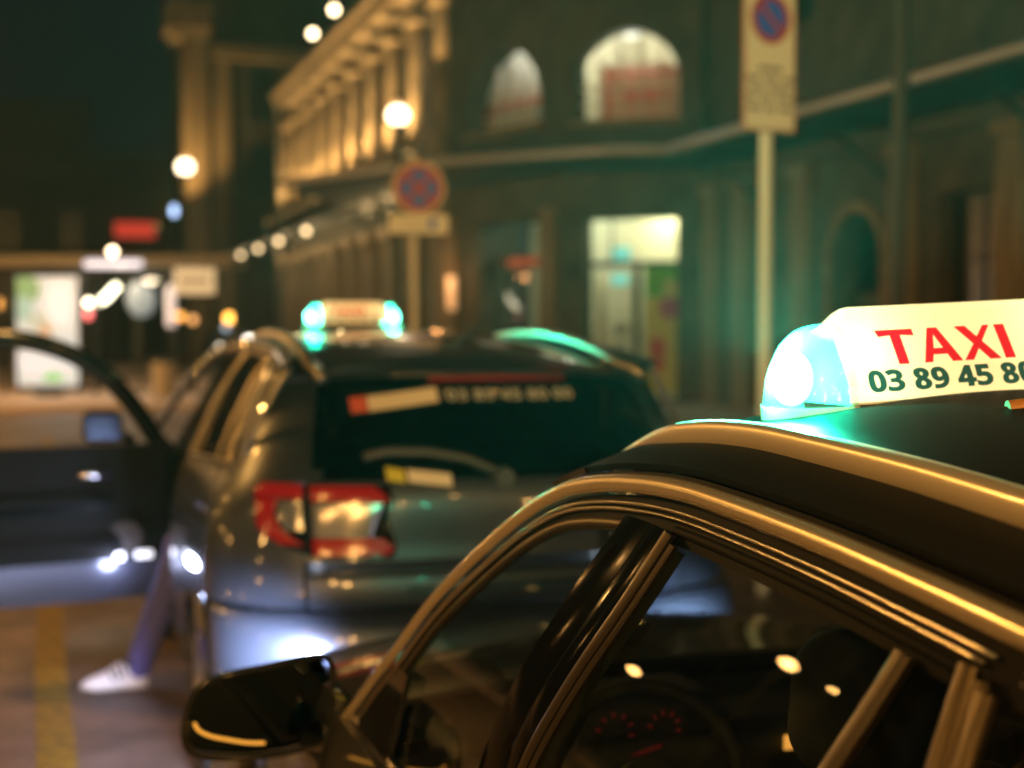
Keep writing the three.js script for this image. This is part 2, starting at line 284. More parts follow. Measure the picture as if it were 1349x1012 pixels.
    // mirror foot panel in the corner of the front window
    add(fd, 'mirror_panel', sheet(8, 8, (u, v) => { const s = lerp(2.42, 2.66, u), t = lerp(BELT, Math.max(BELT + 0.002, Math.min(topG(s), 0.93 + 0.16)), v); return onSide(s, t, -0.004, m); }, 0.01), M.gloss);
    // wheels
    for (const s of [3.42, 0.33]) {
      const w = new THREE.Group(); w.name = 'wheel'; w.position.set((XC - m * 0.76) - XC, 0.33, -(s - 1.8)); car.add(w); bases.set(w, new THREE.Vector3(XC - m * 0.76, 0.33, -s)); w.userData = {};
      const ty = new THREE.LatheGeometry([[0.21, -0.09], [0.30, -0.105], [0.325, -0.085], [0.33, 0], [0.325, 0.085], [0.30, 0.105], [0.21, 0.09]].map(p => new THREE.Vector2(...p)), 40).rotateZ(Math.PI / 2);
      ty.translate(XC - m * 0.76, 0.33, -s); add(w, 'tyre', ty, M.tyre);
      const sp = [new THREE.CylinderGeometry(0.06, 0.06, 0.05, 20).rotateZ(Math.PI / 2).translate(-m * 0.06, 0, 0), new THREE.TorusGeometry(0.205, 0.018, 8, 36).rotateY(Math.PI / 2).translate(-m * 0.08, 0, 0), new THREE.CylinderGeometry(0.2, 0.2, 0.02, 30).rotateZ(Math.PI / 2).translate(m * 0.03, 0, 0)];
      for (let k = 0; k < 5; k++) sp.push(new THREE.BoxGeometry(0.03, 0.2, 0.06).translate(-m * 0.065, 0.11, 0).rotateX(k * Math.PI * 0.4));
      const rim = join(sp); rim.translate(XC - m * 0.76, 0.33, -s); add(w, 'rim', rim, M.alloy);
    }
    // headlight
    const hx = XC - m * 0.775;
    const hl = add(car, 'headlight', new RoundedBoxGeometry(0.26, 0.13, 0.2, 3, 0.05).rotateY(m * 0.6).translate(hx + m * 0.05, 0.66, -3.98), M.gloss);
    add(hl, 'lens', ball(V(hx, 0.66, 4.10), 0.05, 1, 1, 0.35), glow([0.75, 0.82, 1.0], 40));
    const sp = new THREE.SpotLight(XENON, 36, 0, 0.74, 0.8); sp.position.set(hx - XC, 0.66, -(4.13 - 1.8)); sp.target.position.set(hx - XC + m * 0.9, -1.75, -(12 - 1.8)); sp.castShadow = true; sp.shadow.radius = 2.5; sp.name = 'headlight_light'; car.add(sp, sp.target);
  }
  // bonnet, nose, tail, floor, arches
  const hoodY = smoothPw([2.72, 3.2, 3.7, 4.05, 4.25], [1.0, 0.975, 0.90, 0.81, 0.72]);
  add(car, 'bonnet', sheet(30, 30, (u, v) => { const q = u * 2 - 1, s = lerp(2.76, 4.24 - 0.16 * q * q, v), w = lerp(0.775, 0.62, sm(2.9, 4.25, s)); return V(XC + q * w, hoodY(s) - 0.05 * q * q + 0.012 * Math.sin(Math.PI * (q * 0.5 + 0.5)) ** 4, s); }, 0.012), M.paint);
  add(car, 'front_bumper', sheet(30, 12, (u, v) => { const q = u * 2 - 1, y = lerp(0.24, 0.70, v); return V(XC + q * 0.78, y, 4.32 - 0.30 * Math.abs(q) ** 3 - 0.07 * (v - 0.5) ** 2 - 0.06 * v); }, 0.02), M.paint);
  add(car, 'tailgate', sheet(30, 14, (u, v) => { const q = u * 2 - 1, y = lerp(0.3, 0.98, v); return V(XC + q * 0.76, y, -0.86 + 0.25 * Math.abs(q) ** 3 + 0.04 * v); }, 0.02), M.paint);
  add(car, 'rear_window', sheet(24, 8, (u, v) => { const q = u * 2 - 1; return V(XC + q * lerp(0.70, 0.60, v), lerp(0.98, 1.26 + 0.09 * (1 - q * q), v), lerp(-0.80, -0.47, v) + 0.15 * Math.abs(q) ** 3 - 0.03 * (1 - q * q)); }), M.darkGlass);
  add(car, 'floor_pan', box(XC - 0.72, XC + 0.72, 0.2, 0.26, -0.7, 4.1), M.plastic);
  // cabin
  for (const x of [-0.305, 0.305]) {
    const st = add(car, 'seat', [new RoundedBoxGeometry(0.50, 0.16, 0.52, 3, 0.06).translate(XC + x, 0.52, -1.98), new RoundedBoxGeometry(0.48, 0.60, 0.15, 3, 0.06).rotateX(0.22).translate(XC + x, 0.80, -1.71)], M.seat);
    add(st, 'headrest', [new RoundedBoxGeometry(0.25, 0.20, 0.13, 5, 0.064).rotateX(0.15).translate(XC + x + 0.005, 1.200, -1.665), rod(V(XC + x - 0.06, 1.0, 1.68), V(XC + x - 0.06, 1.15, 1.67), 0.007), rod(V(XC + x + 0.06, 1.0, 1.68), V(XC + x + 0.06, 1.15, 1.67), 0.007)], M.seat);
  }
  const bench = add(car, 'rear_seat', [new RoundedBoxGeometry(1.28, 0.16, 0.5, 3, 0.06).translate(XC, 0.52, -0.95), new RoundedBoxGeometry(1.28, 0.56, 0.15, 3, 0.06).rotateX(0.28).translate(XC, 0.84, -0.66)], M.seat);
  for (const x of [-0.42, 0.42]) add(bench, 'headrest', new RoundedBoxGeometry(0.24, 0.16, 0.10, 4, 0.04).rotateX(0.2).translate(XC + x, 1.18, -0.55), M.seat);
  const dash = add(car, 'dashboard', [new RoundedBoxGeometry(1.34, 0.22, 0.42, 3, 0.06).translate(XC, 0.83, -2.66), new RoundedBoxGeometry(0.34, 0.10, 0.2, 3, 0.04).translate(XC - 0.30, 0.955, -2.56)], M.plastic);
  const red = glow([0.9, 0.03, 0.03], 0.07, [0.05, 0.01, 0.01]);
  const dial = (x, r) => { const l = []; for (let k = 0; k < 6; k++) { const a = -0.2 + k * 0.62; l.push(new THREE.BoxGeometry(0.010, 0.005, 0.003).translate(r, 0, 0).rotateZ(a).translate(x, 0.945, -2.455)); } return l; };
  add(dash, 'gauge_cluster', [...dial(XC - 0.36, 0.034), ...dial(XC - 0.26, 0.030), new THREE.BoxGeometry(0.07, 0.006, 0.003).rotateZ(0.25).translate(XC - 0.30, 0.905, -2.455)], red);
  add(dash, 'centre_screen', new THREE.BoxGeometry(0.07, 0.028, 0.004).translate(XC + 0.02, 0.90, -2.44), glow([1.0, 0.38, 0.06], 1.3, [0.02, 0.02, 0.02]));
  const wheel = add(car, 'steering_wheel', [new THREE.TorusGeometry(0.185, 0.016, 12, 40).rotateX(-0.35).translate(XC - 0.36, 0.88, -2.30), new THREE.BoxGeometry(0.34, 0.04, 0.02).rotateX(-0.35).translate(XC - 0.36, 0.88, -2.305), new THREE.CylinderGeometry(0.06, 0.06, 0.03, 20).rotateX(Math.PI / 2 - 0.35).translate(XC - 0.36, 0.88, -2.305)], M.plastic);
  add(car, 'rear_view_mirror', new RoundedBoxGeometry(0.22, 0.06, 0.03, 3, 0.015).translate(XC, 1.42, -2.25), M.plastic);
  // door mirror on the left (and its twin on the right, hidden)
  {
    const mx = 0.405, mD = 2.93;
    const outline = [[0.165, 0.075], [0.150, 0.098], [0.02, 0.087], [-0.105, 0.066], [-0.140, 0.040], [-0.162, -0.045], [-0.150, -0.085], [-0.125, -0.098], [-0.02, -0.112], [0.09, -0.105], [0.142, -0.085], [0.158, -0.045]];
    const oc = new THREE.CatmullRomCurve3(outline.map(([x, y]) => new THREE.Vector3(x, y, 0)), true, 'centripetal');
    const sh = k => { const s = new THREE.Shape(); for (let i = 0; i < 72; i++) { const p = oc.getPointAt(i / 72).multiplyScalar(k); i ? s.lineTo(p.x, p.y) : s.moveTo(p.x, p.y); } return s; };
    const place = g => g.rotateY(0.02), glassPlace = g => g.rotateY(0.03).translate(mx, 0.928, -mD);
    const shell = sheet(72, 14, (u, v) => { const p = oc.getPointAt(u % 1).clone(); const a = v * Math.PI / 2, k = Math.pow(Math.cos(a), 0.7); return new THREE.Vector3(p.x * k + 0.02 * v, p.y * k, -0.115 * Math.sin(a)); });
    const lip = sheet(72, 8, (u, v) => { const p = oc.getPointAt(u % 1).clone(), k = 1 - 0.10 * v; return new THREE.Vector3(p.x * k, p.y * k - 0.006 * v, 0.010 * Math.sin(Math.PI * v) - 0.022 * v * v); });
    const hm = add(car, 'door_mirror', [place(shell), place(lip)], M.gloss);
    add(hm, 'mirror_glass', glassPlace(new THREE.ShapeGeometry(sh(0.88), 8).translate(0, -0.006, -0.020)), M.mirrorDim ??= phy([0.022, 0.022, 0.024], 0.03, 1.0));
    const glint = [[-0.128, -0.030], [-0.120, -0.046], [-0.098, -0.060], [-0.060, -0.072], [-0.020, -0.082], [0.015, -0.086]].map(([x, y]) => new THREE.Vector3(x, y, -0.017).applyAxisAngle(new THREE.Vector3(0, 1, 0), 0.02).add(new THREE.Vector3(mx, 0.928, -mD)));
    add(hm, 'painted_glint', tube(glint, 0.0034, 40), glow([1.0, 0.46, 0.06], 0.85, [0.5, 0.25, 0.05]));  // glowing strip paints a gold highlight along the lower mirror edge
    add(hm, 'bezel', new THREE.TubeGeometry(new THREE.CatmullRomCurve3(Array.from({ length: 60 }, (_, i) => { const p = oc.getPointAt(i / 60).multiplyScalar(0.925); return new THREE.Vector3(p.x, p.y - 0.004, 0.000).applyAxisAngle(new THREE.Vector3(0, 1, 0), 0.02).add(new THREE.Vector3(mx, 0.928, -mD)); }), true), 120, 0.0075, 10, true), M.gloss);
    add(hm, 'mirror_arm', sweep([V(mx + 0.13, 0.865, mD - 0.01), V(mx + 0.17, 0.875, mD - 0.10), V(mx + 0.20, 0.905, mD - 0.25), V(mx + 0.215, 0.93, mD - 0.34)], Array(4).fill(new THREE.Vector3(0, 1, 0)), [[-0.06, -0.025], [-0.05, 0.02], [0, 0.03], [0.05, 0.02], [0.06, -0.025], [0, -0.035]]), M.gloss);
  }
  add(car, 'roof_cable', tube([V(0.99, 1.578, 1.72), V(1.03, 1.580, 1.62), V(1.09, 1.590, 1.545), V(1.14, 1.601, 1.50), V(1.24, 1.608, 1.47), V(1.34, 1.603, 1.47)], 0.0022, 40), M.rubber);
  add(car, 'cable_clip', [rod(V(1.135, 1.600, 1.50), V(1.165, 1.604, 1.492), 0.010), rod(V(1.165, 1.604, 1.492), V(1.25, 1.607, 1.47), 0.007)], M.amberPlastic ??= std([0.40, 0.19, 0.06], 0.4));
}

// ------------------------------------------------------------------ lit taxi roof signs
function signFace(name, big) {                                      // the print on the lit face
  const W = 2048, H = 660, c = document.createElement('canvas'); c.width = W; c.height = H;
  const x = c.getContext('2d'); x.fillStyle = '#fff0c8'; x.fillRect(0, 0, W, H);
  const PX = W / 0.400, PY = H / 0.119, X = m => W / 2 + m * PX, Y = m => H - (m - 0.0305) * PY;
  const poly = (pts, ox, oy, w, h) => { x.beginPath(); pts.forEach(([a, b], i) => x[i ? 'lineTo' : 'moveTo'](X(ox + a * w), Y(oy + b * h))); x.closePath(); x.fill(); };
  x.fillStyle = '#d4142c';
  const y0 = 0.0745, h = 0.0440, w = 0.0570; let ox = -0.1385;
  poly([[0, 1], [1, 1], [1, 0.80], [0.64, 0.83], [0.64, 0], [0.36, 0], [0.36, 0.83], [0.05, 0.80]], ox, y0, w * 0.98, h); ox += w * 1.02;
  poly([[0.36, 1], [0.62, 1], [1.02, 0], [0.74, 0], [0.66, 0.22], [0.30, 0.22], [0.22, 0], [0, 0]], ox, y0, w, h);
  x.fillStyle = '#fff0c8'; poly([[0.47, 0.80], [0.60, 0.40], [0.36, 0.40]], ox, y0, w, h); x.fillStyle = '#d4142c'; ox += w * 1.06;
  poly([[0.02, 1], [0.32, 1], [1.0, 0], [0.69, 0]], ox, y0, w, h); poly([[0.80, 1], [0.98, 1], [0.24, 0], [0.0, 0]], ox, y0, w, h); ox += w * 1.10;
  poly([[0, 1], [0.28, 1], [0.28, 0], [0, 0]], ox, y0, w, h);
  x.fillStyle = '#0d4a44'; x.textAlign = 'center'; x.textBaseline = 'alphabetic';
  const px = 0.0355 * PY; x.save(); x.translate(X(-0.012), Y(0.0425)); x.scale(PX / PY * 1.0, 1); x.font = `bold ${px}px sans-serif`;
  const tw = x.measureText('03 89 45 80 00').width, k = 0.318 * PY / tw; x.scale(k, 1); x.fillText('03 89 45 80 00', 0, 0); x.strokeStyle = '#0d4a44'; x.lineWidth = 9; x.strokeText('03 89 45 80 00', 0, 0); x.restore();
  const t = new THREE.CanvasTexture(c); t.colorSpace = THREE.SRGBColorSpace; return t;
}
function taxiSign(label, pos, yaw, roll, s, big) {
  const o = thing('taxi_roof_sign', label, 'taxi sign', pos, 'lit signs on the taxi roofs');
  o.userData.group = undefined; delete o.userData.group;
  o.rotation.set(0, yaw, roll); o.scale.setScalar(s); bases.set(o, new THREE.Vector3());
  const zq = smoothPw([0.03, 0.05, 0.072, 0.115, 0.135, 0.146, 0.150], [0.069, 0.067, 0.056, 0.031, 0.019, 0.010, 0.0]);
  const P = (x, y, sg, k = 1) => new THREE.Vector3(x, y, sg * zq(y) * k);
  const tex = signFace('face', big);
  const lit = new THREE.MeshPhysicalMaterial({ color: C(0.8, 0.8, 0.78), map: tex, emissiveMap: tex, emissive: big ? C(1, 0.88, 0.68) : C(1, 0.62, 0.40), emissiveIntensity: big ? 1.14 : 1.0, roughness: 1, transmission: 0.5, thickness: 0 });
  const shellM = std([0.62, 0.60, 0.52], 0.4);
  const yTop = x => 0.1495 - 0.030 * sm(0.160, 0.200, Math.abs(x)), H = 0.200;
  for (const sg of [1, -1]) add(o, 'text_panel', sheet(60, 30, (u, v) => { const x = lerp(-H, H, sg > 0 ? u : 1 - u); return P(x, lerp(0.0305, yTop(x), v), sg); }), lit);
  add(o, 'housing', [...[1, -1].map(sg => sheet(4, 16, (u, v) => { const y = lerp(0.03, yTop(H), v); return new THREE.Vector3(sg * H, y, lerp(-zq(y), zq(y), u)); })), new THREE.BoxGeometry(2 * H - 0.004, 0.003, 0.134).translate(0, 0.0285, 0)], shellM);
  for (const sg of [-1, 1]) { add(o, 'inner_lamp', ball(new THREE.Vector3(sg * 0.172, 0.072, 0), 0.012), glow([0.6, 2.4, 1.9], 0.8)); const p = new THREE.PointLight(C(0.45, 1.0, 0.80), big ? 0.075 : 0.008); p.position.set(sg * 0.172, 0.072, 0); p.castShadow = true; p.name = 'inner_light'; o.add(p); }
  add(o, 'mounting_bar', [new RoundedBoxGeometry(0.50, 0.012, 0.085, 2, 0.005).translate(0, 0.006, 0), ...[-0.22, 0.22].map(x => new THREE.CylinderGeometry(0.03, 0.035, 0.02, 24).translate(x, 0.008, 0))], M.rubber);
  for (const sg of [-1, 1]) {
    // the clear end lens: a quarter dome leaning on the end of the housing, wider at its foot
    const dome = sheet(28, 26, (u, v) => {
      const a = lerp(-Math.PI / 2, Math.PI / 2, u), b = v * Math.PI / 2, r = Math.cos(b) ** 0.75;
      const x = H - 0.012 + 0.090 * Math.cos(a) ** 0.8 * r, z = 0.070 * Math.sin(a) * r;
      return new THREE.Vector3(sg * x, 0.004 + 0.126 * Math.sin(b) ** 0.9, z);
    });
    const lens = add(o, 'end_lens', dome, phy([0.72, 1.0, 0.92], 0.05, 0, { transmission: 0.92, thickness: 0, ior: 1.45 }));
    add(lens, 'lens_foot', sheet(28, 3, (u, v) => { const a = lerp(-Math.PI / 2, Math.PI / 2, u); return new THREE.Vector3(sg * (H - 0.012 + 0.092 * Math.cos(a) ** 0.8), lerp(0.002, 0.026, v), 0.0715 * Math.sin(a)); }, 0.002), phy([0.75, 0.78, 0.66], 0.3, 0, { transmission: 0.45, thickness: 0 }));
    add(lens, 'lamp_bulb', ball(new THREE.Vector3(sg * (H + 0.044), 0.062, 0.0), 0.028, 1.0, 1.3, 1.0), glow([0.55, 2.4, 1.8], big ? 3 : 6, [0.5, 0.9, 0.8]));
    const pl = new THREE.PointLight(C(0.0, 1.0, 0.60), big ? 1.6 : 2.2); pl.position.set(sg * (H + 0.044), 0.062, 0); pl.castShadow = true; pl.shadow.radius = 0.8; pl.name = 'lens_light'; o.add(pl);
    const out = new THREE.SpotLight(C(0.075, 1.0, 0.66), big ? 62 : 4, 0, 1.35, 0.6); out.position.set(sg * (H + 0.044), 0.062, 0); out.target.position.set(sg * (H + 1.0), 0.36, 0.12); out.castShadow = true; out.shadow.radius = 0.8; out.name = 'halo_beam'; o.add(out, out.target);  // side spot added to raise a green halo in the haze
    const up = new THREE.SpotLight(C(0.030, 1.0, 0.62), big ? 160 : 14, 0, 1.30, 0.6); up.position.set(sg * (H + 0.044), 0.085, 0); up.target.position.set(sg * (H + 0.50), 1.085, 0.20); up.castShadow = true; up.shadow.radius = 0.8; up.name = 'halo_up_beam'; o.add(up, up.target);  // upward spot added to strengthen the halo above the lens
  }
  return o;
}
taxiSign('large lit roof sign lettered TAXI in red, green lamp end, on the nearest taxi', [1.262, 1.574, 1.79], 0.0, 0.045, 1.09, true);
taxiSign('small blurred orange TAXI sign with two green ends, on the grey taxi ahead', [1.352, 1.700, 6.55], 0.0, 0.0, 0.80, false);

// ------------------------------------------------------------------ grey taxi ahead
{
  const XC = 1.47;
  const car = thing('taxi_car', 'grey tall estate taxi ahead with red rear lamp and its driver door open', 'car', [XC, 0, 6.6]);
  const W = smoothPw([0.22, 0.45, 0.75, 0.95, 1.10, 1.22, 1.36, 1.50, 1.60, 1.70], [0.88, 0.93, 0.955, 0.95, 0.905, 0.845, 0.785, 0.715, 0.645, 0.54]);
  const Dr = smoothPw([0.22, 0.45, 0.74, 0.80, 0.95, 1.14, 1.20, 1.35, 1.52, 1.60], [4.56, 4.50, 4.50, 4.555, 4.595, 4.615, 4.64, 4.755, 4.92, 4.98]);
  const A = 0.46, NEX = 2.7;
  const rearD = (u, y) => { const k = clamp(Math.abs(u) / W(y), 0, 1); return Dr(y) + A * (1 - Math.max(0, 1 - k ** NEX) ** (1 / NEX)); };
  const rear = (u, y, out = 0) => {
    const p = V(XC + u, y, rearD(u, y)); if (!out) return p;
    const e = 0.004, a = rearD(u + e, y) - rearD(u - e, y), b = rearD(u, y + e) - rearD(u, y - e);
    return p.addScaledVector(new THREE.Vector3(a / (2 * e), b / (2 * e), 1).normalize(), out);   // -D is +z
  };
  // plan outline from the rear centre round the left corner and along the side to the nose
  const DF = 8.95;
  const around = (t, y, out = 0, m = 1) => {                        // t 0..1 corner, 1..2 side, 2..3 nose
    const w = W(y) + out; let u, D;
    if (t <= 1) { const th = t * Math.PI / 2; u = w * Math.sin(th) ** (2 / NEX); D = Dr(y) + A - (A + out) * Math.cos(th) ** (2 / NEX); }
    else if (t <= 2) { u = w; D = lerp(Dr(y) + A, DF - 0.9, t - 1); }
    else { const th = (t - 2) * Math.PI / 2; u = w * Math.cos(th) ** 0.8; D = DF - 0.9 + 0.9 * Math.sin(th) ** 0.8 * (1 - 0.35 * sm(0.6, 1.1, y)); }
    return V(XC - m * u, y, D);
  };
  const sideAt = (D, y, out = 0, m = 1) => V(XC - m * (W(y) + out), y, D);
  const beltY = smoothPw([4.5, 5.2, 6.0, 7.2, 8.2], [1.24, 1.21, 1.17, 1.10, 1.06]);
  const arch = (D, y0) => { let y = y0; for (const c of [5.48, 8.18]) { const d = Math.abs(D - c); if (d < 0.38) y = Math.max(y, 0.33 + Math.sqrt(0.38 * 0.38 - d * d)); } return y; };
  // lower body
  add(car, 'rear_bumper', sheet(60, 20, (u, v) => { const q = lerp(-1, 1, u), t = Math.abs(q) * 0.93, y = lerp(0.25, 0.775, v), m = q < 0 ? 1 : -1; const out = 0.012 * Math.sin(Math.PI * v) ** 0.5 + 0.006; return around(t, y, out, m); }, 0.02), M.greyPaint);
  add(car, 'bumper_strip', sheet(60, 3, (u, v) => { const q = lerp(-0.62, 0.62, u), m = q < 0 ? 1 : -1; return around(Math.abs(q), lerp(0.30, 0.40, v), 0.022, m); }, 0.01), M.plastic);
  const tg = add(car, 'tailgate', sheet(60, 24, (u, v) => rear(lerp(-0.665, 0.665, u), lerp(0.785, 1.19, v), 0.004 - 0.016 * Math.exp(-(((lerp(0.785, 1.19, v) - 0.90) / 0.012) ** 2)) ), 0.015), M.greyPaint);
  add(tg, 'handle_strip', sheet(30, 3, (u, v) => rear(lerp(-0.34, 0.34, u), lerp(0.818, 0.842, v), 0.016), 0.01), M.chrome);
  for (const m of [1, -1]) {
    const W2 = (t, y) => around(t, y, 0, m);
    add(car, 'quarter_panel', [
      sheet(20, 22, (u, v) => around(lerp(0.428, 1, u), lerp(0.785, 1.22, v), 0, m), 0.015),
      sheet(40, 22, (u, v) => { const D = lerp(4.99, 6.30, u); return sideAt(D, lerp(arch(D, 0.25), beltY(D), v), 0, m); }, 0.015)], M.greyPaint);
    add(car, 'sill', sheet(20, 4, (u, v) => sideAt(lerp(6.3, 7.44, u), lerp(0.25, 0.40, v), 0.004, m), 0.02), M.greyPaint);
    add(car, 'wing', [sheet(30, 18, (u, v) => { const D = lerp(7.44, DF - 0.9, u); return sideAt(D, lerp(arch(D, 0.25), 1.06, v), 0, m); }, 0.015), sheet(24, 18, (u, v) => around(lerp(2, 3, u), lerp(0.25, 1.02, v), 0, m), 0.015)], M.greyPaint);
    if (m < 0) { add(car, 'door', sheet(20, 16, (u, v) => { const D = lerp(6.31, 7.43, u); return sideAt(D, lerp(0.40, beltY(D), v), 0.004, m); }, 0.02), M.greyPaint); }
    // glasshouse: rear corner pillar, side glass, frames
    add(car, 'rear_pillar', sheet(14, 20, (u, v) => { const y = lerp(1.19, 1.585, v); return around(lerp(0.47 + 0.05 * v, 0.97, u), y, 0.002, m); }, 0.012), M.greyPaint);
    const topS = smoothPw([4.9, 5.3, 5.8, 6.6, 7.2, 7.9, 8.25], [1.555, 1.60, 1.62, 1.615, 1.56, 1.30, 1.12]);
    add(car, 'side_window', sheet(50, 14, (u, v) => { const D = lerp(5.02, m > 0 ? 6.30 : 7.9, u); return sideAt(D, lerp(beltY(D), topS(D) - 0.01, v), -0.008, m); }), M.darkGlass);
    const fr = (pts, w, h, mat) => sweep(pts.map(([D, y]) => sideAt(D, y, 0.0, m)), pts.map(() => new THREE.Vector3(-m, 0.45, 0).normalize()), arcProf(w, h, -0.012), null);
    const top = []; for (let i = 0; i <= 40; i++) { const D = lerp(4.92, 8.22, i / 40); top.push([D, topS(D) + 0.004]); }
    const bel = []; for (let i = 0; i <= 24; i++) { const D = lerp(4.98, m > 0 ? 6.3 : 8.2, i / 24); bel.push([D, beltY(D) + 0.003]); }
    add(car, 'window_trim', [fr(bel, 0.020, 0.010), fr([[4.93, 1.56], [4.945, 1.48], [4.955, 1.36], [4.985, 1.25]], 0.020, 0.010), fr([[5.55, 1.60], [5.58, 1.5], [5.58, 1.35], [5.53, 1.20]], 0.018, 0.008), fr([[5.43, 1.595], [5.40, 1.5], [5.33, 1.35], [5.22, 1.215]], 0.018, 0.008), fr([[6.27, 1.61], [6.31, 1.4], [6.32, 1.17]], 0.03, 0.01)], M.frontTrim ??= phy([0.34, 0.31, 0.27], 0.35, 1.0));
    add(car, 'roof_side', fr(top, 0.05, 0.022), M.greyPaint);
    // roof rail arching up off the roof
    const rp = []; for (let i = 0; i <= 40; i++) { const v = i / 40, D = lerp(4.80, 6.55, v); const x = lerp(0.585, 0.565, v); rp.push(V(XC - m * x, roofY(x / 0.66, Math.max(D, 5.0)) + 0.050 * Math.sin(Math.PI * v) ** 0.45 - 0.01, D)); }
    add(car, 'roof_rail', sweep(rp, rp.map(() => new THREE.Vector3(0, 1, 0)), [[-0.022, -0.018], [-0.022, 0.012], [-0.012, 0.022], [0.012, 0.022], [0.022, 0.012], [0.022, -0.018]]), M.frontTrim);
    for (const D of [5.48, 8.18]) {
      const w = new THREE.Group(); w.name = 'wheel'; w.position.set(-m * 0.84, 0.33, -(D - 6.6)); car.add(w); bases.set(w, new THREE.Vector3(XC - m * 0.84, 0.33, -D));
      const ty = new THREE.LatheGeometry([[0.21, -0.09], [0.30, -0.105], [0.325, -0.085], [0.33, 0], [0.325, 0.085], [0.30, 0.105], [0.21, 0.09]].map(p => new THREE.Vector2(...p)), 40).rotateZ(Math.PI / 2); ty.translate(XC - m * 0.84, 0.33, -D); add(w, 'tyre', ty, M.tyre);
      const sp = [new THREE.CylinderGeometry(0.06, 0.06, 0.05, 20).rotateZ(Math.PI / 2).translate(-m * 0.06, 0, 0), new THREE.TorusGeometry(0.205, 0.018, 8, 36).rotateY(Math.PI / 2).translate(-m * 0.08, 0, 0)];
      for (let k = 0; k < 5; k++) sp.push(new THREE.BoxGeometry(0.03, 0.2, 0.06).translate(-m * 0.065, 0.11, 0).rotateX(k * Math.PI * 0.4));
      const rim = join(sp); rim.translate(XC - m * 0.84, 0.33, -D); add(w, 'rim', rim, M.alloy);
    }
    // boomerang rear lamp: dark bed, red arms, clear centre
    const patch = (pts, out, th) => { const ys = pts.map(p => p[0]), uA = smoothPw(ys, pts.map(p => p[1])), uB = smoothPw(ys, pts.map(p => p[2])); return sheet(14, 12, (u, v) => { const y = lerp(ys[0], ys[ys.length - 1], v); return rear(-m * lerp(uA(y), uB(y), u), y, out + 0.004 * Math.sin(Math.PI * u) ** 0.5); }, th); };
    const lamp = add(car, 'rear_lamp', patch([[0.938, 0.62, 0.385], [0.98, 0.73, 0.375], [1.06, 0.79, 0.40], [1.13, 0.805, 0.385], [1.172, 0.79, 0.39]], 0.020, 0.03), M.gloss);
    add(lamp, 'red_lens', patch([[1.128, 0.800, 0.665], [1.150, 0.800, 0.660], [1.170, 0.780, 0.660]], 0.028, 0.008), M.redLens);
    add(lamp, 'red_lens', patch([[1.122, 0.640, 0.400], [1.140, 0.640, 0.405], [1.166, 0.640, 0.44]], 0.028, 0.008), M.redLens);
    add(lamp, 'red_lens', patch([[0.985, 0.735, 0.665], [1.03, 0.795, 0.725], [1.08, 0.800, 0.750], [1.124, 0.800, 0.735]], 0.028, 0.008), M.redLens);
    add(lamp, 'red_lens', patch([[0.948, 0.635, 0.400], [0.97, 0.640, 0.385], [1.005, 0.640, 0.42]], 0.028, 0.008), M.redLens);
    add(lamp, 'clear_lens', patch([[1.03, 0.720, 0.665], [1.08, 0.745, 0.665], [1.122, 0.730, 0.665]], 0.026, 0.008), M.clearLens);
    add(lamp, 'clear_lens', patch([[1.008, 0.640, 0.455], [1.06, 0.640, 0.44], [1.116, 0.640, 0.415]], 0.026, 0.008), M.clearLens);
  }
  function roofY(q, D) { const c = smoothPw([4.90, 5.10, 5.5, 6.0, 6.6, 7.1, 7.45], [1.575, 1.612, 1.662, 1.690, 1.692, 1.665, 1.62])(D); return c - 0.075 * Math.min(1.3, q * q); }
  add(car, 'roof', sheet(30, 40, (u, v) => { const q = lerp(-1, 1, u), D = lerp(4.97 + 0.05 * q * q, 7.42 - 0.10 * q * q, v); return V(XC + q * 0.66, roofY(q, D), D); }, 0.02), M.greyPaint);
  add(car, 'spoiler', sheet(40, 8, (u, v) => { const q = lerp(-1, 1, u), D = lerp(4.84 + 0.17 * Math.abs(q) ** 2.4, 5.02 + 0.06 * q * q, v); return V(XC + q * 0.60, lerp(1.548 - 0.02 * q * q, roofY(q * 0.9, 5.02) + 0.003, v ** 0.8), D); }, 0.022), M.greyPaint);
  add(car, 'brake_lamp', sheet(20, 3, (u, v) => { const x = lerp(-0.19, 0.33, u); return V(XC + x, lerp(1.512, 1.545, v), 4.868 + 0.17 * Math.abs(x / 0.6) ** 2.4 + 0.03 * (1 - v) - 0.012); }, 0.02), M.darkRed);
  const rw = add(car, 'rear_window', sheet(40, 18, (u, v) => { const y = lerp(1.185, 1.54, v); const w = lerp(0.715, 0.60, v) ; return rear(lerp(-w, w, u), y, 0.002); }), phy([0.045, 0.055, 0.055], 0.0, 0, { transmission: 1, thickness: 0, ior: 1.5 }));
  add(car, 'windscreen', sheet(24, 14, (u, v) => { const q = lerp(-1, 1, u); return V(XC + q * lerp(0.64, 0.80, v), lerp(1.615 - 0.06 * q * q, 1.06, v), lerp(7.40, 8.30, v) - 0.22 * q * q); }), M.darkGlass);
  add(car, 'bonnet', sheet(24, 14, (u, v) => { const q = lerp(-1, 1, u); return V(XC + q * lerp(0.86, 0.70, v), lerp(1.06, 0.88, v ** 1.5) - 0.05 * q * q, lerp(8.22, 8.80, v) - 0.2 * q * q * v); }, 0.015), M.greyPaint);
  // wiper, stickers and number on the glass
  const onGlass = pts => pts.map(([u, y, o]) => rear(u, y, o));
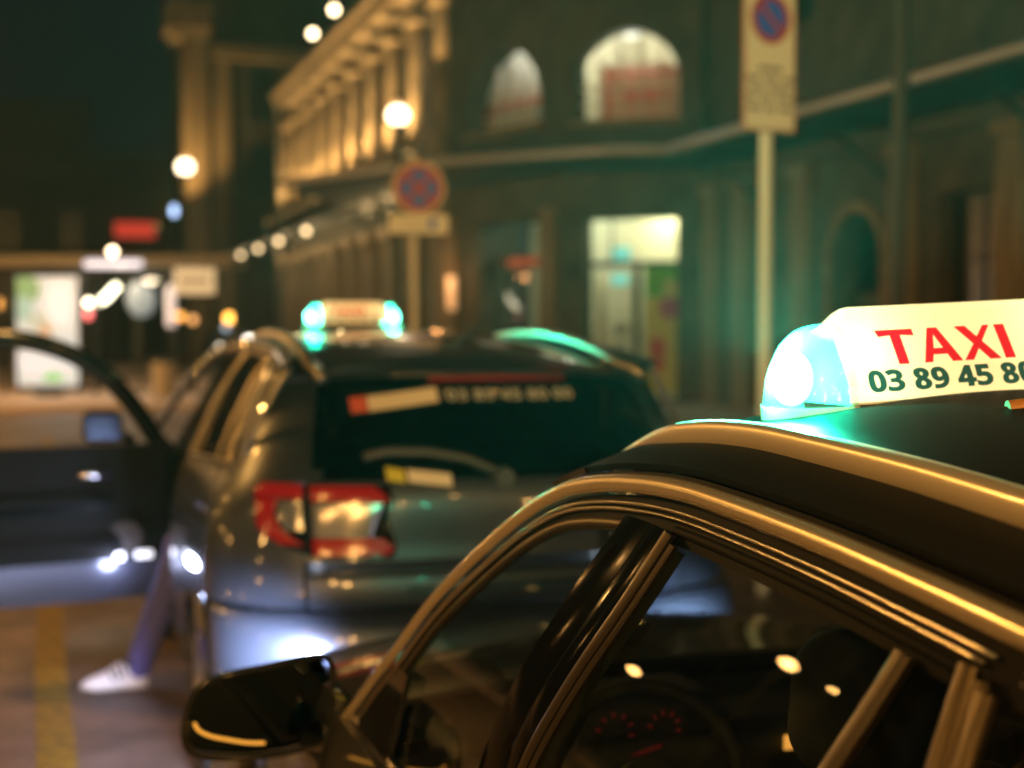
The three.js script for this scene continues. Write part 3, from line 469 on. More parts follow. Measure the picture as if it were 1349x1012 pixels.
  add(rw, 'wiper', [sweep(onGlass([[-0.46, 1.262, 0.012], [-0.38, 1.272, 0.022], [-0.25, 1.268, 0.024], [-0.12, 1.245, 0.024], [-0.02, 1.205, 0.018]]), Array(5).fill(new THREE.Vector3(0, 0.4, 0.9).normalize()), arcProf(0.030, 0.010, -0.008)), new THREE.CylinderGeometry(0.035, 0.04, 0.05, 20).rotateX(Math.PI / 2).translate(XC + 0.0, 1.19, -rearD(0, 1.19) + 0.02)], M.wiper ??= std([0.04, 0.048, 0.052], 0.5));
  const flat = (u0, u1, y0, y1, sl, o) => sheet(10, 3, (u, v) => rear(lerp(u0, u1, u), lerp(y0, y1, v) + sl * u, o));
  add(rw, 'sticker', flat(-0.472, -0.415, 1.402, 1.452, 0.007, 0.005), M.stickerRed ??= std([0.55, 0.10, 0.06], 0.5, 0, { emissive: C(0.3, 0.03, 0.015), emissiveIntensity: 0.0 }), 'red end of a window sticker');
  add(rw, 'sticker', flat(-0.412, -0.165, 1.409, 1.458, 0.030, 0.005), M.signWhite, 'pale window sticker');
  add(rw, 'sticker', flat(-0.395, -0.335, 1.190, 1.232, -0.01, 0.005), M.yellow ??= std([0.55, 0.48, 0.05], 0.5), 'yellow end of a small sticker');
  add(rw, 'sticker', flat(-0.325, -0.178, 1.184, 1.224, -0.018, 0.005), M.signWhite, 'small pale sticker');
  {
    const g = new TextGeometry('03 89 45 80 00', { font, size: 0.036, depth: 0.001, curveSegments: 5 }); g.computeBoundingBox();
    const wd = g.boundingBox.max.x, p = g.attributes.position; for (let i = 0; i < p.count; i++) { const q = rear(-0.136 + p.getX(i) / wd * 0.482, 1.443 + p.getY(i), 0.004 + p.getZ(i)); p.setXYZ(i, q.x, q.y, q.z); }
    g.computeVertexNormals(); add(rw, 'phone_number', g, std([0.42, 0.42, 0.40], 0.6));
  }
  add(car, 'aerial', [rod(V(XC - 0.015, 1.635, 5.12), V(XC + 0.035, 1.725, 4.98), 0.012, 0.008), ball(V(XC - 0.015, 1.635, 5.12), 0.022, 1, 0.6, 1.4)], M.greyPaint);
  // number plate with its two blue ends, blank
  const pl = add(car, 'number_plate', sheet(10, 4, (u, v) => rear(lerp(-0.26, 0.26, u), lerp(0.59, 0.70, v), 0.024), 0.004), std([0.72, 0.72, 0.70], 0.4));
  for (const s of [-1, 1]) add(pl, 'plate_band', sheet(3, 3, (u, v) => rear(s * lerp(0.215, 0.258, s > 0 ? u : 1 - u), lerp(0.592, 0.698, v), 0.0255)), M.signBlue);
  // cabin seen darkly through the glass
  for (const x of [-0.40, 0.40]) { const st = add(car, 'seat', [new RoundedBoxGeometry(0.5, 0.16, 0.52, 2, 0.05).translate(XC + x, 0.56, -6.75), new RoundedBoxGeometry(0.48, 0.66, 0.15, 2, 0.05).rotateX(0.2).translate(XC + x, 0.94, -6.42)], M.seat); add(st, 'headrest', new RoundedBoxGeometry(0.26, 0.18, 0.10, 2, 0.04).translate(XC + x, 1.36, -6.34), M.seat); }
  add(car, 'rear_seat', [new RoundedBoxGeometry(1.3, 0.62, 0.16, 2, 0.05).rotateX(0.25).translate(XC, 0.95, -5.45), new RoundedBoxGeometry(1.3, 0.16, 0.5, 2, 0.05).translate(XC, 0.58, -5.75)], M.seat);
  add(car, 'parcel_shelf', box(XC - 0.66, XC + 0.66, 1.12, 1.14, 4.86, 5.35), M.cabin);
  add(car, 'dashboard', new RoundedBoxGeometry(1.5, 0.25, 0.45, 2, 0.06).translate(XC, 0.98, -7.6), M.plastic);
  add(car, 'floor_pan', box(XC - 0.8, XC + 0.8, 0.2, 0.26, 4.75, 8.6), M.plastic);
  add(car, 'inner_wall', [box(XC - 0.88, XC - 0.86, 0.3, 1.15, 5.1, 6.3), box(XC + 0.86, XC + 0.88, 0.3, 1.15, 5.1, 7.4)], M.cabin);
  // open driver's door, hinged at its front edge; a runs from hinge to latch
  const phi = 79 * Math.PI / 180, hl = 0.575, hD = 7.40;
  const onDoor = (a, y, o = 0) => V(hl - a * Math.sin(phi) + o * Math.cos(phi) * 0.2, y, hD - a * Math.cos(phi) - o);   // o > 0 is towards the camera: the inner face
  const frameTop = smoothPw([0, 0.05, 0.13, 0.26, 0.42, 0.60, 0.80, 1.0, 1.12], [1.10, 1.15, 1.28, 1.44, 1.565, 1.64, 1.675, 1.685, 1.675]);
  const low = a => 0.36 + 0.05 * sm(0.8, 1.12, a);
  const door = add(car, 'door', sheet(24, 20, (u, v) => { const a = lerp(0, 1.12, u); return onDoor(a, lerp(low(a), 1.12, v), -0.05 - 0.03 * Math.sin(Math.PI * v)); }, 0.015), M.greyPaint, 'open driver door swung out to the left');
  add(door, 'door_shell', [sheet(24, 14, (u, v) => { const a = lerp(0.0, 1.12, u); return onDoor(a, lerp(low(a), 0.60, v), 0.012 + 0.012 * Math.sin(Math.PI * v)); }, 0.015), sheet(3, 20, (u, v) => onDoor(1.12, lerp(0.41, 1.12, v), lerp(-0.06, 0.012, u))), sheet(24, 2, (u, v) => { const a = lerp(0, 1.12, u); return onDoor(a, low(a), lerp(-0.06, 0.012, v)); })], M.doorShell ??= phy([0.055, 0.06, 0.085], 0.45, 0.5, { clearcoat: 1, clearcoatRoughness: 0.05 }));
  add(door, 'door_card', [sheet(30, 24, (u, v) => { const a = lerp(0.015, 1.105, u), y = lerp(0.56, 1.12, v); const arm = 0.04 * Math.exp(-(((y - 0.86) / 0.035) ** 2)) * sm(0.25, 0.4, a); return onDoor(a, y, 0.03 + arm + 0.03 * sm(0.72, 0.62, y) * sm(0.2, 0.3, a)); }, 0.02)], M.doorCard ??= phy([0.004, 0.0045, 0.005], 0.7, 0, { specularIntensity: 0.4 }));
  add(door, 'speaker_grille', new THREE.CylinderGeometry(0.085, 0.085, 0.01, 28).rotateX(Math.PI / 2).translate(onDoor(0.22, 0.66, 0.05).x, 0.66, onDoor(0.22, 0.66, 0.06).z), M.rubber);
  const frP = []; for (let i = 0; i <= 50; i++) { const a = lerp(0.0, 1.12, (i / 50) ** 1.3); frP.push(onDoor(a, frameTop(a) - 0.02, -0.01)); }
  frP.push(onDoor(1.13, 1.55, -0.01), onDoor(1.125, 1.3, -0.01), onDoor(1.12, 1.12, -0.01));
  add(door, 'window_frame', sweep(frP, frP.map(() => new THREE.Vector3(0, 0, 1)), [[-0.046, -0.025], [-0.046, 0.022], [-0.03, 0.03], [0.03, 0.03], [0.046, 0.022], [0.046, -0.025]]), M.gloss);
  const dm = add(door, 'side_mirror', [new RoundedBoxGeometry(0.20, 0.17, 0.11, 4, 0.05).translate(onDoor(0.31, 1.19, -0.14).x, 1.20, onDoor(0.31, 1.19, -0.16).z), rod(onDoor(0.17, 1.13, -0.05), onDoor(0.25, 1.17, -0.14), 0.03)], M.gloss);
  add(dm, 'mirror_glass', new RoundedBoxGeometry(0.165, 0.135, 0.006, 2, 0.003).translate(onDoor(0.31, 1.19, -0.14).x, 1.20, onDoor(0.31, 1.19, -0.10).z + 0.0035), M.mirrorBlue ??= phy([0.022, 0.028, 0.042], 0.2, 0.9));
  for (const a of [0.13, 0.27]) { const c = onDoor(a, 0.575, 0.065); const l = add(door, 'added_door_lamp', new RoundedBoxGeometry(0.085, 0.036, 0.02, 3, 0.009).translate(c.x, c.y, c.z), glow([0.9, 0.93, 1.0], 1.2)); }  // glowing pieces added low on the door, with a light for leg and shoe
  { const p = onDoor(0.27, 0.54, 0.13); const q = new THREE.PointLight(C(0.62, 0.68, 1.0), 0.32); q.position.set(p.x - XC, p.y, p.z + 6.6); q.castShadow = true; q.shadow.radius = 2; q.name = 'added_leg_light'; car.add(q); }  // light added to brighten the leg, shoe and door foot
  add(door, 'inner_handle', sweep([onDoor(0.30, 0.98, 0.05), onDoor(0.36, 0.985, 0.065), onDoor(0.44, 0.98, 0.05)], Array(3).fill(new THREE.Vector3(0, 0, 1)), arcProf(0.03, 0.012, -0.01)), M.chrome);
}

// ------------------------------------------------------------------ the driver stepping out
function flesh(bones, cell, k = 0.02) {                            // tapered capsules joined smoothly and meshed
  const lo = new THREE.Vector3(1e9, 1e9, 1e9), hi = lo.clone().negate();
  for (const [a, b, r, s] of bones) for (const [p, q] of [[a, r], [b, s]]) { lo.min(p.clone().addScalar(-q - 3 * cell)); hi.max(p.clone().addScalar(q + 3 * cell)); }
  const mid = lo.clone().add(hi).multiplyScalar(0.5), ext = Math.max(hi.x - lo.x, hi.y - lo.y, hi.z - lo.z) / 2, n = Math.ceil(2 * ext / cell) + 2;
  const mc = new MarchingCubes(n, new THREE.MeshStandardMaterial(), false, false, 400000); mc.isolation = 0;
  const p = new THREE.Vector3(), ab = new THREE.Vector3(), ap = new THREE.Vector3();
  for (let z = 0; z < n; z++) for (let y = 0; y < n; y++) for (let x = 0; x < n; x++) {
    p.set((x - n / 2) / (n / 2), (y - n / 2) / (n / 2), (z - n / 2) / (n / 2)).multiplyScalar(ext).add(mid);
    let d = 1e3;
    for (const [a, b, r, s] of bones) { ab.subVectors(b, a); ap.subVectors(p, a); const t = clamp(ap.dot(ab) / Math.max(1e-9, ab.lengthSq()), 0, 1), e = ap.addScaledVector(ab, -t).length() - lerp(r, s, t); const h = Math.max(k - Math.abs(d - e), 0) / k; d = Math.min(d, e) - h * h * k * 0.25; }
    mc.field[x + y * n + z * n * n] = -d;
  }
  mc.update();
  const g = new THREE.BufferGeometry(), c = mc.count, P = new Float32Array(mc.positionArray.slice(0, c * 3)), N = new Float32Array(mc.normalArray.slice(0, c * 3));
  for (let i = 0; i < c; i++) { P[i * 3] = P[i * 3] * ext + mid.x; P[i * 3 + 1] = P[i * 3 + 1] * ext + mid.y; P[i * 3 + 2] = P[i * 3 + 2] * ext + mid.z; }
  g.setAttribute('position', new THREE.BufferAttribute(P, 3)); g.setAttribute('normal', new THREE.BufferAttribute(N, 3)); return g;
}
{
  const person = thing('person', 'person in purple-blue trousers and a white trainer stepping out below the open car door', 'person', [0.35, 0, 6.90]);
  const hip = V(0.98, 0.74, 6.62), hipR = V(1.08, 0.74, 6.78), kneeL = V(0.605, 0.665, 6.94), ankL = V(0.385, 0.115, 6.92), kneeR = V(0.82, 0.76, 7.14), ankR = V(0.80, 0.36, 7.22), chest = V(1.03, 1.12, 6.58), neck = V(1.02, 1.30, 6.62), head = V(0.995, 1.43, 6.65), shL = V(0.90, 1.24, 6.48), shR = V(1.12, 1.24, 6.74), elL = V(0.80, 1.02, 6.58), elR = V(1.05, 1.02, 6.98), wrL = V(0.74, 1.02, 6.80), wrR = V(0.98, 1.06, 7.20);
  const skinM = std([0.40, 0.25, 0.18], 0.55), trouser = std([0.105, 0.115, 0.44], 0.85), coat = std([0.03, 0.03, 0.035], 0.85);
  const fingers = (w, dir, side) => { const o = []; for (let f = 0; f < 4; f++) { const base = w.clone().addScaledVector(dir, 0.085).addScaledVector(side, (f - 1.5) * 0.021), tip = base.clone().addScaledVector(dir, [0.062, 0.072, 0.068, 0.052][f]); tip.y -= 0.025; o.push([w.clone().addScaledVector(side, (f - 1.5) * 0.013), base, 0.018, 0.012], [base, tip, 0.0095, 0.008]); } o.push([w.clone().addScaledVector(dir, 0.03), w.clone().addScaledVector(dir, 0.07).addScaledVector(side, 0.055), 0.013, 0.009]); return o; };
  add(person, 'body', [
    flesh([[head, head.clone().add(new THREE.Vector3(-0.012, 0.055, -0.02)), 0.082, 0.088], [head, head.clone().add(new THREE.Vector3(-0.03, -0.055, -0.035)), 0.075, 0.048], [neck, head, 0.055, 0.055], [head.clone().add(new THREE.Vector3(-0.05, 0.012, -0.07)), head.clone().add(new THREE.Vector3(-0.066, -0.018, -0.088)), 0.010, 0.013], [head.clone().add(new THREE.Vector3(-0.055, 0.0, 0.06)), head.clone().add(new THREE.Vector3(-0.05, -0.03, 0.058)), 0.016, 0.012], [neck, chest, 0.055, 0.10], [chest, hip, 0.12, 0.12], [ankL, kneeL, 0.038, 0.05], [ankR, kneeR, 0.038, 0.05], [kneeL, hip, 0.058, 0.08], [kneeR, hipR, 0.058, 0.08], [hip, hipR, 0.1, 0.1], [shL, elL, 0.045, 0.038], [elL, wrL, 0.037, 0.026], [shR, elR, 0.045, 0.038], [elR, wrR, 0.037, 0.026], [shL, shR, 0.05, 0.05], [wrR, wrR.clone().add(new THREE.Vector3(0, 0, -0.09)), 0.026, 0.03], [wrL, wrL.clone().add(new THREE.Vector3(0, 0, -0.09)), 0.026, 0.03], ...fingers(wrR, new THREE.Vector3(0, 0, -1), new THREE.Vector3(1, 0, 0)), ...fingers(wrL, new THREE.Vector3(0, 0, -1), new THREE.Vector3(-1, 0, 0))], 0.0135)], skinM);
  add(person, 'trousers', flesh([[ankL.clone().add(new THREE.Vector3(0.012, -0.012, 0)), kneeL, 0.060, 0.076], [kneeL, hip, 0.078, 0.10], [ankR, kneeR, 0.060, 0.075], [kneeR, hipR, 0.078, 0.10], [hip, hipR, 0.125, 0.125]], 0.013, 0.03), trouser);
  add(person, 'jacket', flesh([[chest, hip.clone().lerp(hipR, 0.5).add(new THREE.Vector3(0, 0.04, 0)), 0.145, 0.15], [shL, shR, 0.085, 0.085], [chest, neck.clone().add(new THREE.Vector3(0, -0.05, 0)), 0.12, 0.075], [shL, elL, 0.065, 0.056], [elL, wrL, 0.055, 0.042], [shR, elR, 0.065, 0.056], [elR, wrR, 0.055, 0.042]], 0.014, 0.03), coat);
  add(person, 'hair', flesh([[head.clone().add(new THREE.Vector3(0.012, 0.066, 0.012)), head.clone().add(new THREE.Vector3(0.035, 0.0, 0.03)), 0.092, 0.075]], 0.012), std([0.02, 0.015, 0.012], 0.7));
  for (const e of [-1, 1]) add(person, 'eye', ball(head.clone().add(new THREE.Vector3(-0.058 + e * 0.022, 0.016, -0.070 - e * 0.022)), 0.011), M.ink);
  const shoe = (heel, m) => {                                       // heel at the back, toe pointing to -x
    const len = 0.30, prof = smoothPw([0, 0.12, 0.3, 0.45, 0.62, 0.85, 1], [0.105, 0.135, 0.138, 0.122, 0.088, 0.064, 0.038]), wid = smoothPw([0, 0.15, 0.4, 0.68, 0.88, 1], [0.022, 0.036, 0.038, 0.048, 0.040, 0.012]);
    const up = sheet(24, 24, (u, v) => { const a = v * Math.PI, k = u; return new THREE.Vector3(heel.x - len * (k - 0.08), heel.y + 0.024 + Math.max(0, prof(k) - 0.024) * Math.sin(a) ** 0.7, heel.z + wid(k) * Math.cos(a)); });
    const so = sheet(24, 12, (u, v) => { const a = v * 2 * Math.PI; return new THREE.Vector3(heel.x - len * (u - 0.08) * 1.0, heel.y + 0.015 + 0.014 * Math.sin(a) + 0.012 * sm(0.75, 1, u), heel.z + (wid(u) + 0.005) * Math.cos(a)); });
    const s = add(person, 'shoe', up, std([0.80, 0.80, 0.82], 0.6)); add(s, 'collar', new THREE.TorusGeometry(0.042, 0.018, 8, 24).rotateX(Math.PI / 2).scale(1.25, 1, 0.9).translate(heel.x - 0.02, heel.y + 0.125, heel.z), M.ink); add(s, 'sole', so, std([0.62, 0.60, 0.56], 0.7));
    add(s, 'side_stripe', [0, 1, 2].map(i => sheet(2, 10, (u, v) => { const k = 0.32 + 0.085 * i + 0.045 * u + 0.07 * v, a = lerp(0.2, 1.2, v); return new THREE.Vector3(heel.x - len * (k - 0.08), heel.y + 0.024 + (prof(k) - 0.024) * Math.sin(a) ** 0.7 + 0.001, heel.z + (wid(k) + 0.002) * Math.cos(a)); })), M.ink);
  };
  shoe(V(0.41, 0.004, 6.92), 1);
  const r = V(0.80, 0.262, 7.24); add(person, 'shoe', flesh([[r.clone().add(new THREE.Vector3(0.02, 0.05, 0)), r.clone().add(new THREE.Vector3(-0.02, 0.04, -0.10)), 0.045, 0.04], [r.clone().add(new THREE.Vector3(-0.02, 0.035, -0.08)), r.clone().add(new THREE.Vector3(-0.05, 0.032, -0.18)), 0.042, 0.032]], 0.012), std([0.72, 0.72, 0.74], 0.6));
}

// ------------------------------------------------------------------ station buildings
const archHole = (x0, x1, y0, ys) => { const p = new THREE.Path(); const r = (x1 - x0) / 2; p.moveTo(x0, y0); p.lineTo(x1, y0); p.lineTo(x1, ys); p.absarc((x0 + x1) / 2, ys, r, 0, Math.PI, false); p.lineTo(x0, y0); return p; };
const archShape = (x0, x1, y0, ys) => { const s = new THREE.Shape(); s.moveTo(x0, y0); s.lineTo(x1, y0); s.lineTo(x1, ys); s.absarc((x0 + x1) / 2, ys, (x1 - x0) / 2, 0, Math.PI, false); s.lineTo(x0, y0); return s; };
const rectHole = (x0, x1, y0, y1) => [[x0, y0], [x1, y0], [x1, y1], [x0, y1]];
const wallGeo = (len, y0, y1, holes, th, a, b) => { const g = new THREE.ExtrudeGeometry(wallShape([[0, y0], [len, y0], [len, y1], [0, y1]], holes), { depth: th, bevelEnabled: false, curveSegments: 20 }).translate(0, 0, -th); const uv = g.attributes.uv; for (let i = 0; i < uv.count; i++) uv.setXY(i, uv.getX(i) / 3, uv.getY(i) / 3); return standing(g, a, b); };
const inWall = (g, a, b) => standing(g, a, b);
const lbox = (x0, x1, y0, y1, z0, z1, r = 0) => (r ? new RoundedBoxGeometry(x1 - x0, y1 - y0, z1 - z0, 2, r) : new THREE.BoxGeometry(x1 - x0, y1 - y0, z1 - z0)).translate((x0 + x1) / 2, (y0 + y1) / 2, (z0 + z1) / 2);
const frameOf = (x0, x1, y0, y1, w, z) => [lbox(x0, x0 + w, y0, y1, z - 0.04, z + 0.04), lbox(x1 - w, x1, y0, y1, z - 0.04, z + 0.04), lbox(x0 + w, x1 - w, y1 - w, y1, z - 0.04, z + 0.04), lbox(x0 + w, x1 - w, y0, y0 + w, z - 0.04, z + 0.04)];
const pane = (x0, x1, y0, y1, z) => new THREE.PlaneGeometry(x1 - x0, y1 - y0).translate((x0 + x1) / 2, (y0 + y1) / 2, z);
const plan = (pts, y0, y1) => { const s = new THREE.Shape(pts.map(([l, D]) => new THREE.Vector2(l, D))); const g = new THREE.ExtrudeGeometry(s, { depth: y1 - y0, bevelEnabled: false }); g.rotateX(-Math.PI / 2); return g.translate(0, y0, 0); };
{
  // right-hand wing along the street
  const w = thing('station_wing', 'dim stone wing behind the near taxi with a dark arched doorway under its canopy', 'building', [13, 0, 18]);
  const a = [13, 27.06], b = [13, 8], U = D => 27.06 - D;
  add(w, 'wall', wallGeo(19.06, 0, 15, [archHole(U(22.0), U(20.4), 0.02, 2.85), rectHole(U(18.9), U(17.4), 0.8, 3.75), rectHole(U(15.6), U(14.1), 0.8, 3.75), rectHole(U(12), U(10.5), 0.8, 3.75), ...[24.4, 20.2, 16, 12].map(D => archHole(U(D), U(D) + 1.7, 7.2, 8.9))], 0.5, a, b), M.stoneDark);
  for (const D of [26.55, 25.25, 22.9, 19.7, 17.0, 13.2]) { const p = add(w, 'pilaster', inWall(lbox(U(D) - 0.3, U(D) + 0.3, 0, 4.4, 0.003, 0.2, 0.02), a, b), M.stone); add(p, 'capital', inWall(lbox(U(D) - 0.36, U(D) + 0.36, 4.4, 4.62, 0.003, 0.27, 0.03), a, b), M.stone); }
  add(w, 'string_course', inWall(lbox(0.02, 19, 4.64, 4.9, 0.003, 0.16, 0.03), a, b), M.stoneDark);
  const door = add(w, 'door', inWall(lbox(U(22.0), U(20.4), 0.02, 2.3, -0.40, -0.34), a, b), std([0.02, 0.06, 0.05], 0.5));
  for (const k of [0, 1]) add(door, 'door_leaf', inWall(lbox(U(22.0) + 0.06 + k * 0.76, U(22.0) + 0.78 + k * 0.76, 0.1, 1.5, -0.335, -0.30, 0.01), a, b), M.stoneDark);
  add(w, 'arch_surround', inWall(new THREE.ExtrudeGeometry((() => { const s = archShape(U(22.0) - 0.18, U(20.4) + 0.18, 0.02, 2.85); s.holes.push(archHole(U(22.0), U(20.4), 0.02, 2.85)); return s; })(), { depth: 0.08, bevelEnabled: false, curveSegments: 20 }).translate(0, 0, 0.003), a, b), M.stone);
  for (const [d0, d1] of [[18.9, 17.4], [15.6, 14.1], [12, 10.5]]) { const f = add(w, 'window', inWall(join([...frameOf(U(d0), U(d1), 0.8, 3.75, 0.09, -0.3), lbox((U(d0) + U(d1)) / 2 - 0.04, (U(d0) + U(d1)) / 2 + 0.04, 0.9, 3.65, -0.33, -0.27), lbox(U(d0) + 0.09, U(d1) - 0.09, 2.7, 2.78, -0.331, -0.269)]), a, b), M.iron); add(f, 'pane', inWall(pane(U(d0) + 0.08, U(d1) - 0.08, 0.88, 3.67, -0.3), a, b), M.darkPane); add(w, 'sill', inWall(lbox(U(d0) - 0.1, U(d1) + 0.1, 0.68, 0.8, 0.003, 0.18, 0.02), a, b), M.stone); }
  for (const D of [24.4, 20.2, 16, 12]) add(w, 'upper_window', inWall(new THREE.ShapeGeometry(archShape(U(D), U(D) + 1.7, 7.2, 8.9), 16).translate(0, 0, -0.4), a, b), M.darkPane);
  add(w, 'roof', box(12.6, 22, 15, 15.4, 8, 27), M.slate);
  const can = add(w, 'canopy', plan([[11.45, 8], [11.45, 25.55], [10.4, 25.98], [7.7, 28.74], [5.35, 34.24], [8.69, 40.9], [9.08, 38], [9.08, 33.0], [10.48, 28.62], [12.56, 27.05], [12.98, 27.05], [12.98, 8]], 5.02, 5.2), M.slate);
  add(can, 'gutter', [rod(V(11.42, 5.13, 8), V(11.42, 5.13, 25.6), 0.085, 0.085, 10), rod(V(11.42, 5.13, 25.6), V(10.4, 5.13, 25.95), 0.085, 0.085, 10), rod(V(10.4, 5.13, 25.95), V(7.7, 5.13, 28.7), 0.085, 0.085, 10), rod(V(7.7, 5.13, 28.7), V(5.32, 5.13, 34.24), 0.085, 0.085, 10), rod(V(5.32, 5.13, 34.24), V(8.69, 5.13, 40.94), 0.07, 0.07, 10)], M.zinc);
  for (const D of [24.3, 20.1, 16, 12]) add(can, 'bracket', [rod(V(12.95, 4.0, D), V(11.6, 4.98, D), 0.05), rod(V(12.95, 4.93, D), V(11.6, 4.96, D), 0.04)], M.iron);
  // middle bay: two angled faces with arched windows over doorways
  const bay = thing('station_bay', 'angled middle bay of the station with two lit arched windows above lit doorways', 'building', [10.5, 0, 28.64]);
  const f2a = [10.5, 28.64], f2b = [12.58, 27.07], f1a = [9.1, 32.95], f1b = [10.5, 28.64], n2 = 2.606, n1 = 4.532;
  add(bay, 'wall', wallGeo(n2 + 0.3, 0, 14, [archHole(0.20, 2.44, 6.05, 6.78), rectHole(0.42, 2.42, 0.15, 4.05)], 0.42, f2a, f2b), M.stoneDark);
  add(bay, 'wall', wallGeo(n1, 0, 14, [archHole(0.85, 3.65, 6.15, 6.55), rectHole(1.3, 3.62, 0.15, 4.1)], 0.55, f1a, f1b), M.stoneDark);
  const win = (x0, x1, y0, ys, z, A, B, mull) => {
    const fr = add(bay, 'arched_window', inWall(join([...mull.map(m => lbox(m - 0.025, m + 0.025, y0, ys + (x1 - x0) / 2 * 0.93, z - 0.03, z + 0.03)), lbox(x0, x1, y0, y0 + 0.07, z - 0.032, z + 0.032), lbox(x0, x1, ys - 0.03, ys + 0.03, z - 0.028, z + 0.028), lbox(x0, x1, (y0 + ys) / 2 - 0.02, (y0 + ys) / 2 + 0.02, z - 0.027, z + 0.027), lbox(x0 + 0.25, x1 - 0.25, ys + 0.42, ys + 0.46, z - 0.027, z + 0.027)]), A, B), std([0.5, 0.46, 0.38], 0.6));
    add(fr, 'pane', inWall(new THREE.ShapeGeometry(archShape(x0, x1, y0, ys), 18).translate(0, 0, z), A, B), M.glass);
    add(bay, 'sill', inWall(lbox(x0 - 0.12, x1 + 0.12, y0 - 0.14, y0 - 0.003, -0.3, 0.16, 0.03), A, B), M.stone);
  };
  win(0.20, 2.44, 6.05, 6.78, -0.36, f2a, f2b, [0.64, 1.09, 1.54, 1.99]); win(0.85, 3.65, 6.15, 6.55, -0.49, f1a, f1b, [1.4, 1.95, 2.5, 3.05]);
  // the rooms behind
  const plaster = std([0.72, 0.68, 0.50], 0.9), board = std([0.62, 0.17, 0.12], 0.8), boardPale = std([0.70, 0.40, 0.31], 0.8);
  add(bay, 'partition', [inWall(lbox(0.0, 3.6, 0, 13.9, -2.9, -2.8), f2a, f2b), inWall(lbox(0.3, 5.6, 0, 13.9, -2.3, -2.2), f1a, f1b)], plaster);
  add(bay, 'floor', plan([[9.3, 32.8], [10.9, 28.7], [12.6, 27.4], [14.6, 29.5], [13, 33]], 4.9, 5.0), plaster);
  add(bay, 'ceiling', [plan([[9.3, 32.8], [10.9, 28.7], [12.6, 27.4], [14.6, 29.5], [13, 33]], 9.0, 9.2), plan([[9.3, 32.8], [10.9, 28.7], [12.6, 27.4], [14.6, 29.5], [13, 33]], 4.55, 4.65)], plaster);
  add(bay, 'roof', plan([[8.9, 33.2], [10.2, 28.5], [12.7, 26.8], [15.5, 29.5], [13, 34]], 14, 14.5), M.slate);
  const hang = add(bay, 'hanging_board', inWall(lbox(0.62, 2.35, 5.95, 7.25, -0.75, -0.70, 0.01), f2a, f2b), boardPale);
  add(hang, 'red_band', [inWall(lbox(0.62, 0.80, 5.95, 7.25, -0.698, -0.69), f2a, f2b), inWall(lbox(0.80, 2.35, 5.97, 6.15, -0.698, -0.69), f2a, f2b), inWall(lbox(1.1, 2.0, 6.5, 6.74, -0.698, -0.69), f2a, f2b), inWall(lbox(0.80, 2.35, 7.05, 7.14, -0.698, -0.69), f2a, f2b)], board);
  const hang2 = add(bay, 'hanging_board', inWall(lbox(0.62, 2.6, 6.2, 6.80, -0.95, -0.90, 0.01), f1a, f1b), std([0.36, 0.39, 0.40], 0.8));
  add(hang2, 'red_band', [inWall(lbox(0.3, 2.6, 6.803, 6.96, -0.95, -0.90), f1a, f1b), inWall(lbox(0.3, 0.617, 6.2, 6.80, -0.95, -0.90), f1a, f1b)], board);
  add(bay, 'pale_backdrop', inWall(lbox(0.1, 3.0, 6.96, 8.2, -1.06, -1.02), f1a, f1b), std([0.75, 0.73, 0.66], 0.9));  // pale panel added behind the glass so the arch looks bright
  // doorway in the front face: transom, mullion, shop inside
  const d2 = add(bay, 'shop_door', inWall(join([...frameOf(0.42, 2.42, 0.15, 4.05, 0.07, -0.3), lbox(0.49, 2.35, 2.98, 3.1, -0.34, -0.26), lbox(1.42, 1.56, 0.22, 2.98, -0.341, -0.259), lbox(0.92, 0.96, 3.1, 3.98, -0.32, -0.28)]), f2a, f2b), M.iron);
  add(d2, 'pane', inWall(join([pane(0.49, 2.35, 3.1, 3.98, -0.3), pane(0.49, 1.42, 0.22, 2.98, -0.3), pane(1.56, 2.35, 0.22, 2.98, -0.3)]), f2a, f2b), M.glass);
  const inside = (n, g, m) => add(bay, n, inWall(g, f2a, f2b), m);
  const disp = inside('display_panel', lbox(1.58, 2.36, 0.3, 3.0, -0.62, -0.58, 0.01), std([0.60, 0.55, 0.16], 0.7));
  add(disp, 'green_patch', inWall(join([lbox(1.60, 2.0, 2.35, 2.98, -0.578, -0.572), lbox(2.0, 2.34, 2.72, 2.98, -0.578, -0.572)]), f2a, f2b), std([0.16, 0.48, 0.04], 0.7));
  add(disp, 'magenta_disc', inWall(new THREE.CylinderGeometry(0.24, 0.24, 0.02, 30).rotateX(Math.PI / 2).translate(2.14, 2.12, -0.565), f2a, f2b), std([0.42, 0.03, 0.20], 0.6));
  add(disp, 'red_figure_patch', inWall(join([new THREE.SphereGeometry(0.2, 16, 12).scale(1, 1.4, 0.1).translate(1.86, 1.25, -0.565), new THREE.SphereGeometry(0.14, 16, 12).scale(1, 1, 0.1).translate(1.9, 0.9, -0.56)]), f2a, f2b), std([0.55, 0.10, 0.08], 0.7));
  const shelf = inside('shelf_unit', join([lbox(0.55, 0.60, 0.2, 2.9, -1.0, -0.6), lbox(1.28, 1.33, 0.2, 2.9, -1.0, -0.6), ...[0.5, 1.0, 1.5, 2.0, 2.5].map(y => lbox(0.60, 1.28, y, y + 0.04, -0.98, -0.62))]), std([0.6, 0.56, 0.42], 0.7));
  add(shelf, 'goods', inWall(join([lbox(0.86, 1.12, 1.04, 1.38, -0.9, -0.68), lbox(0.84, 1.16, 0.54, 0.9, -0.9, -0.68), lbox(0.88, 1.15, 1.55, 1.8, -0.9, -0.68)]), f2a, f2b), std([0.34, 0.36, 0.40], 0.7));
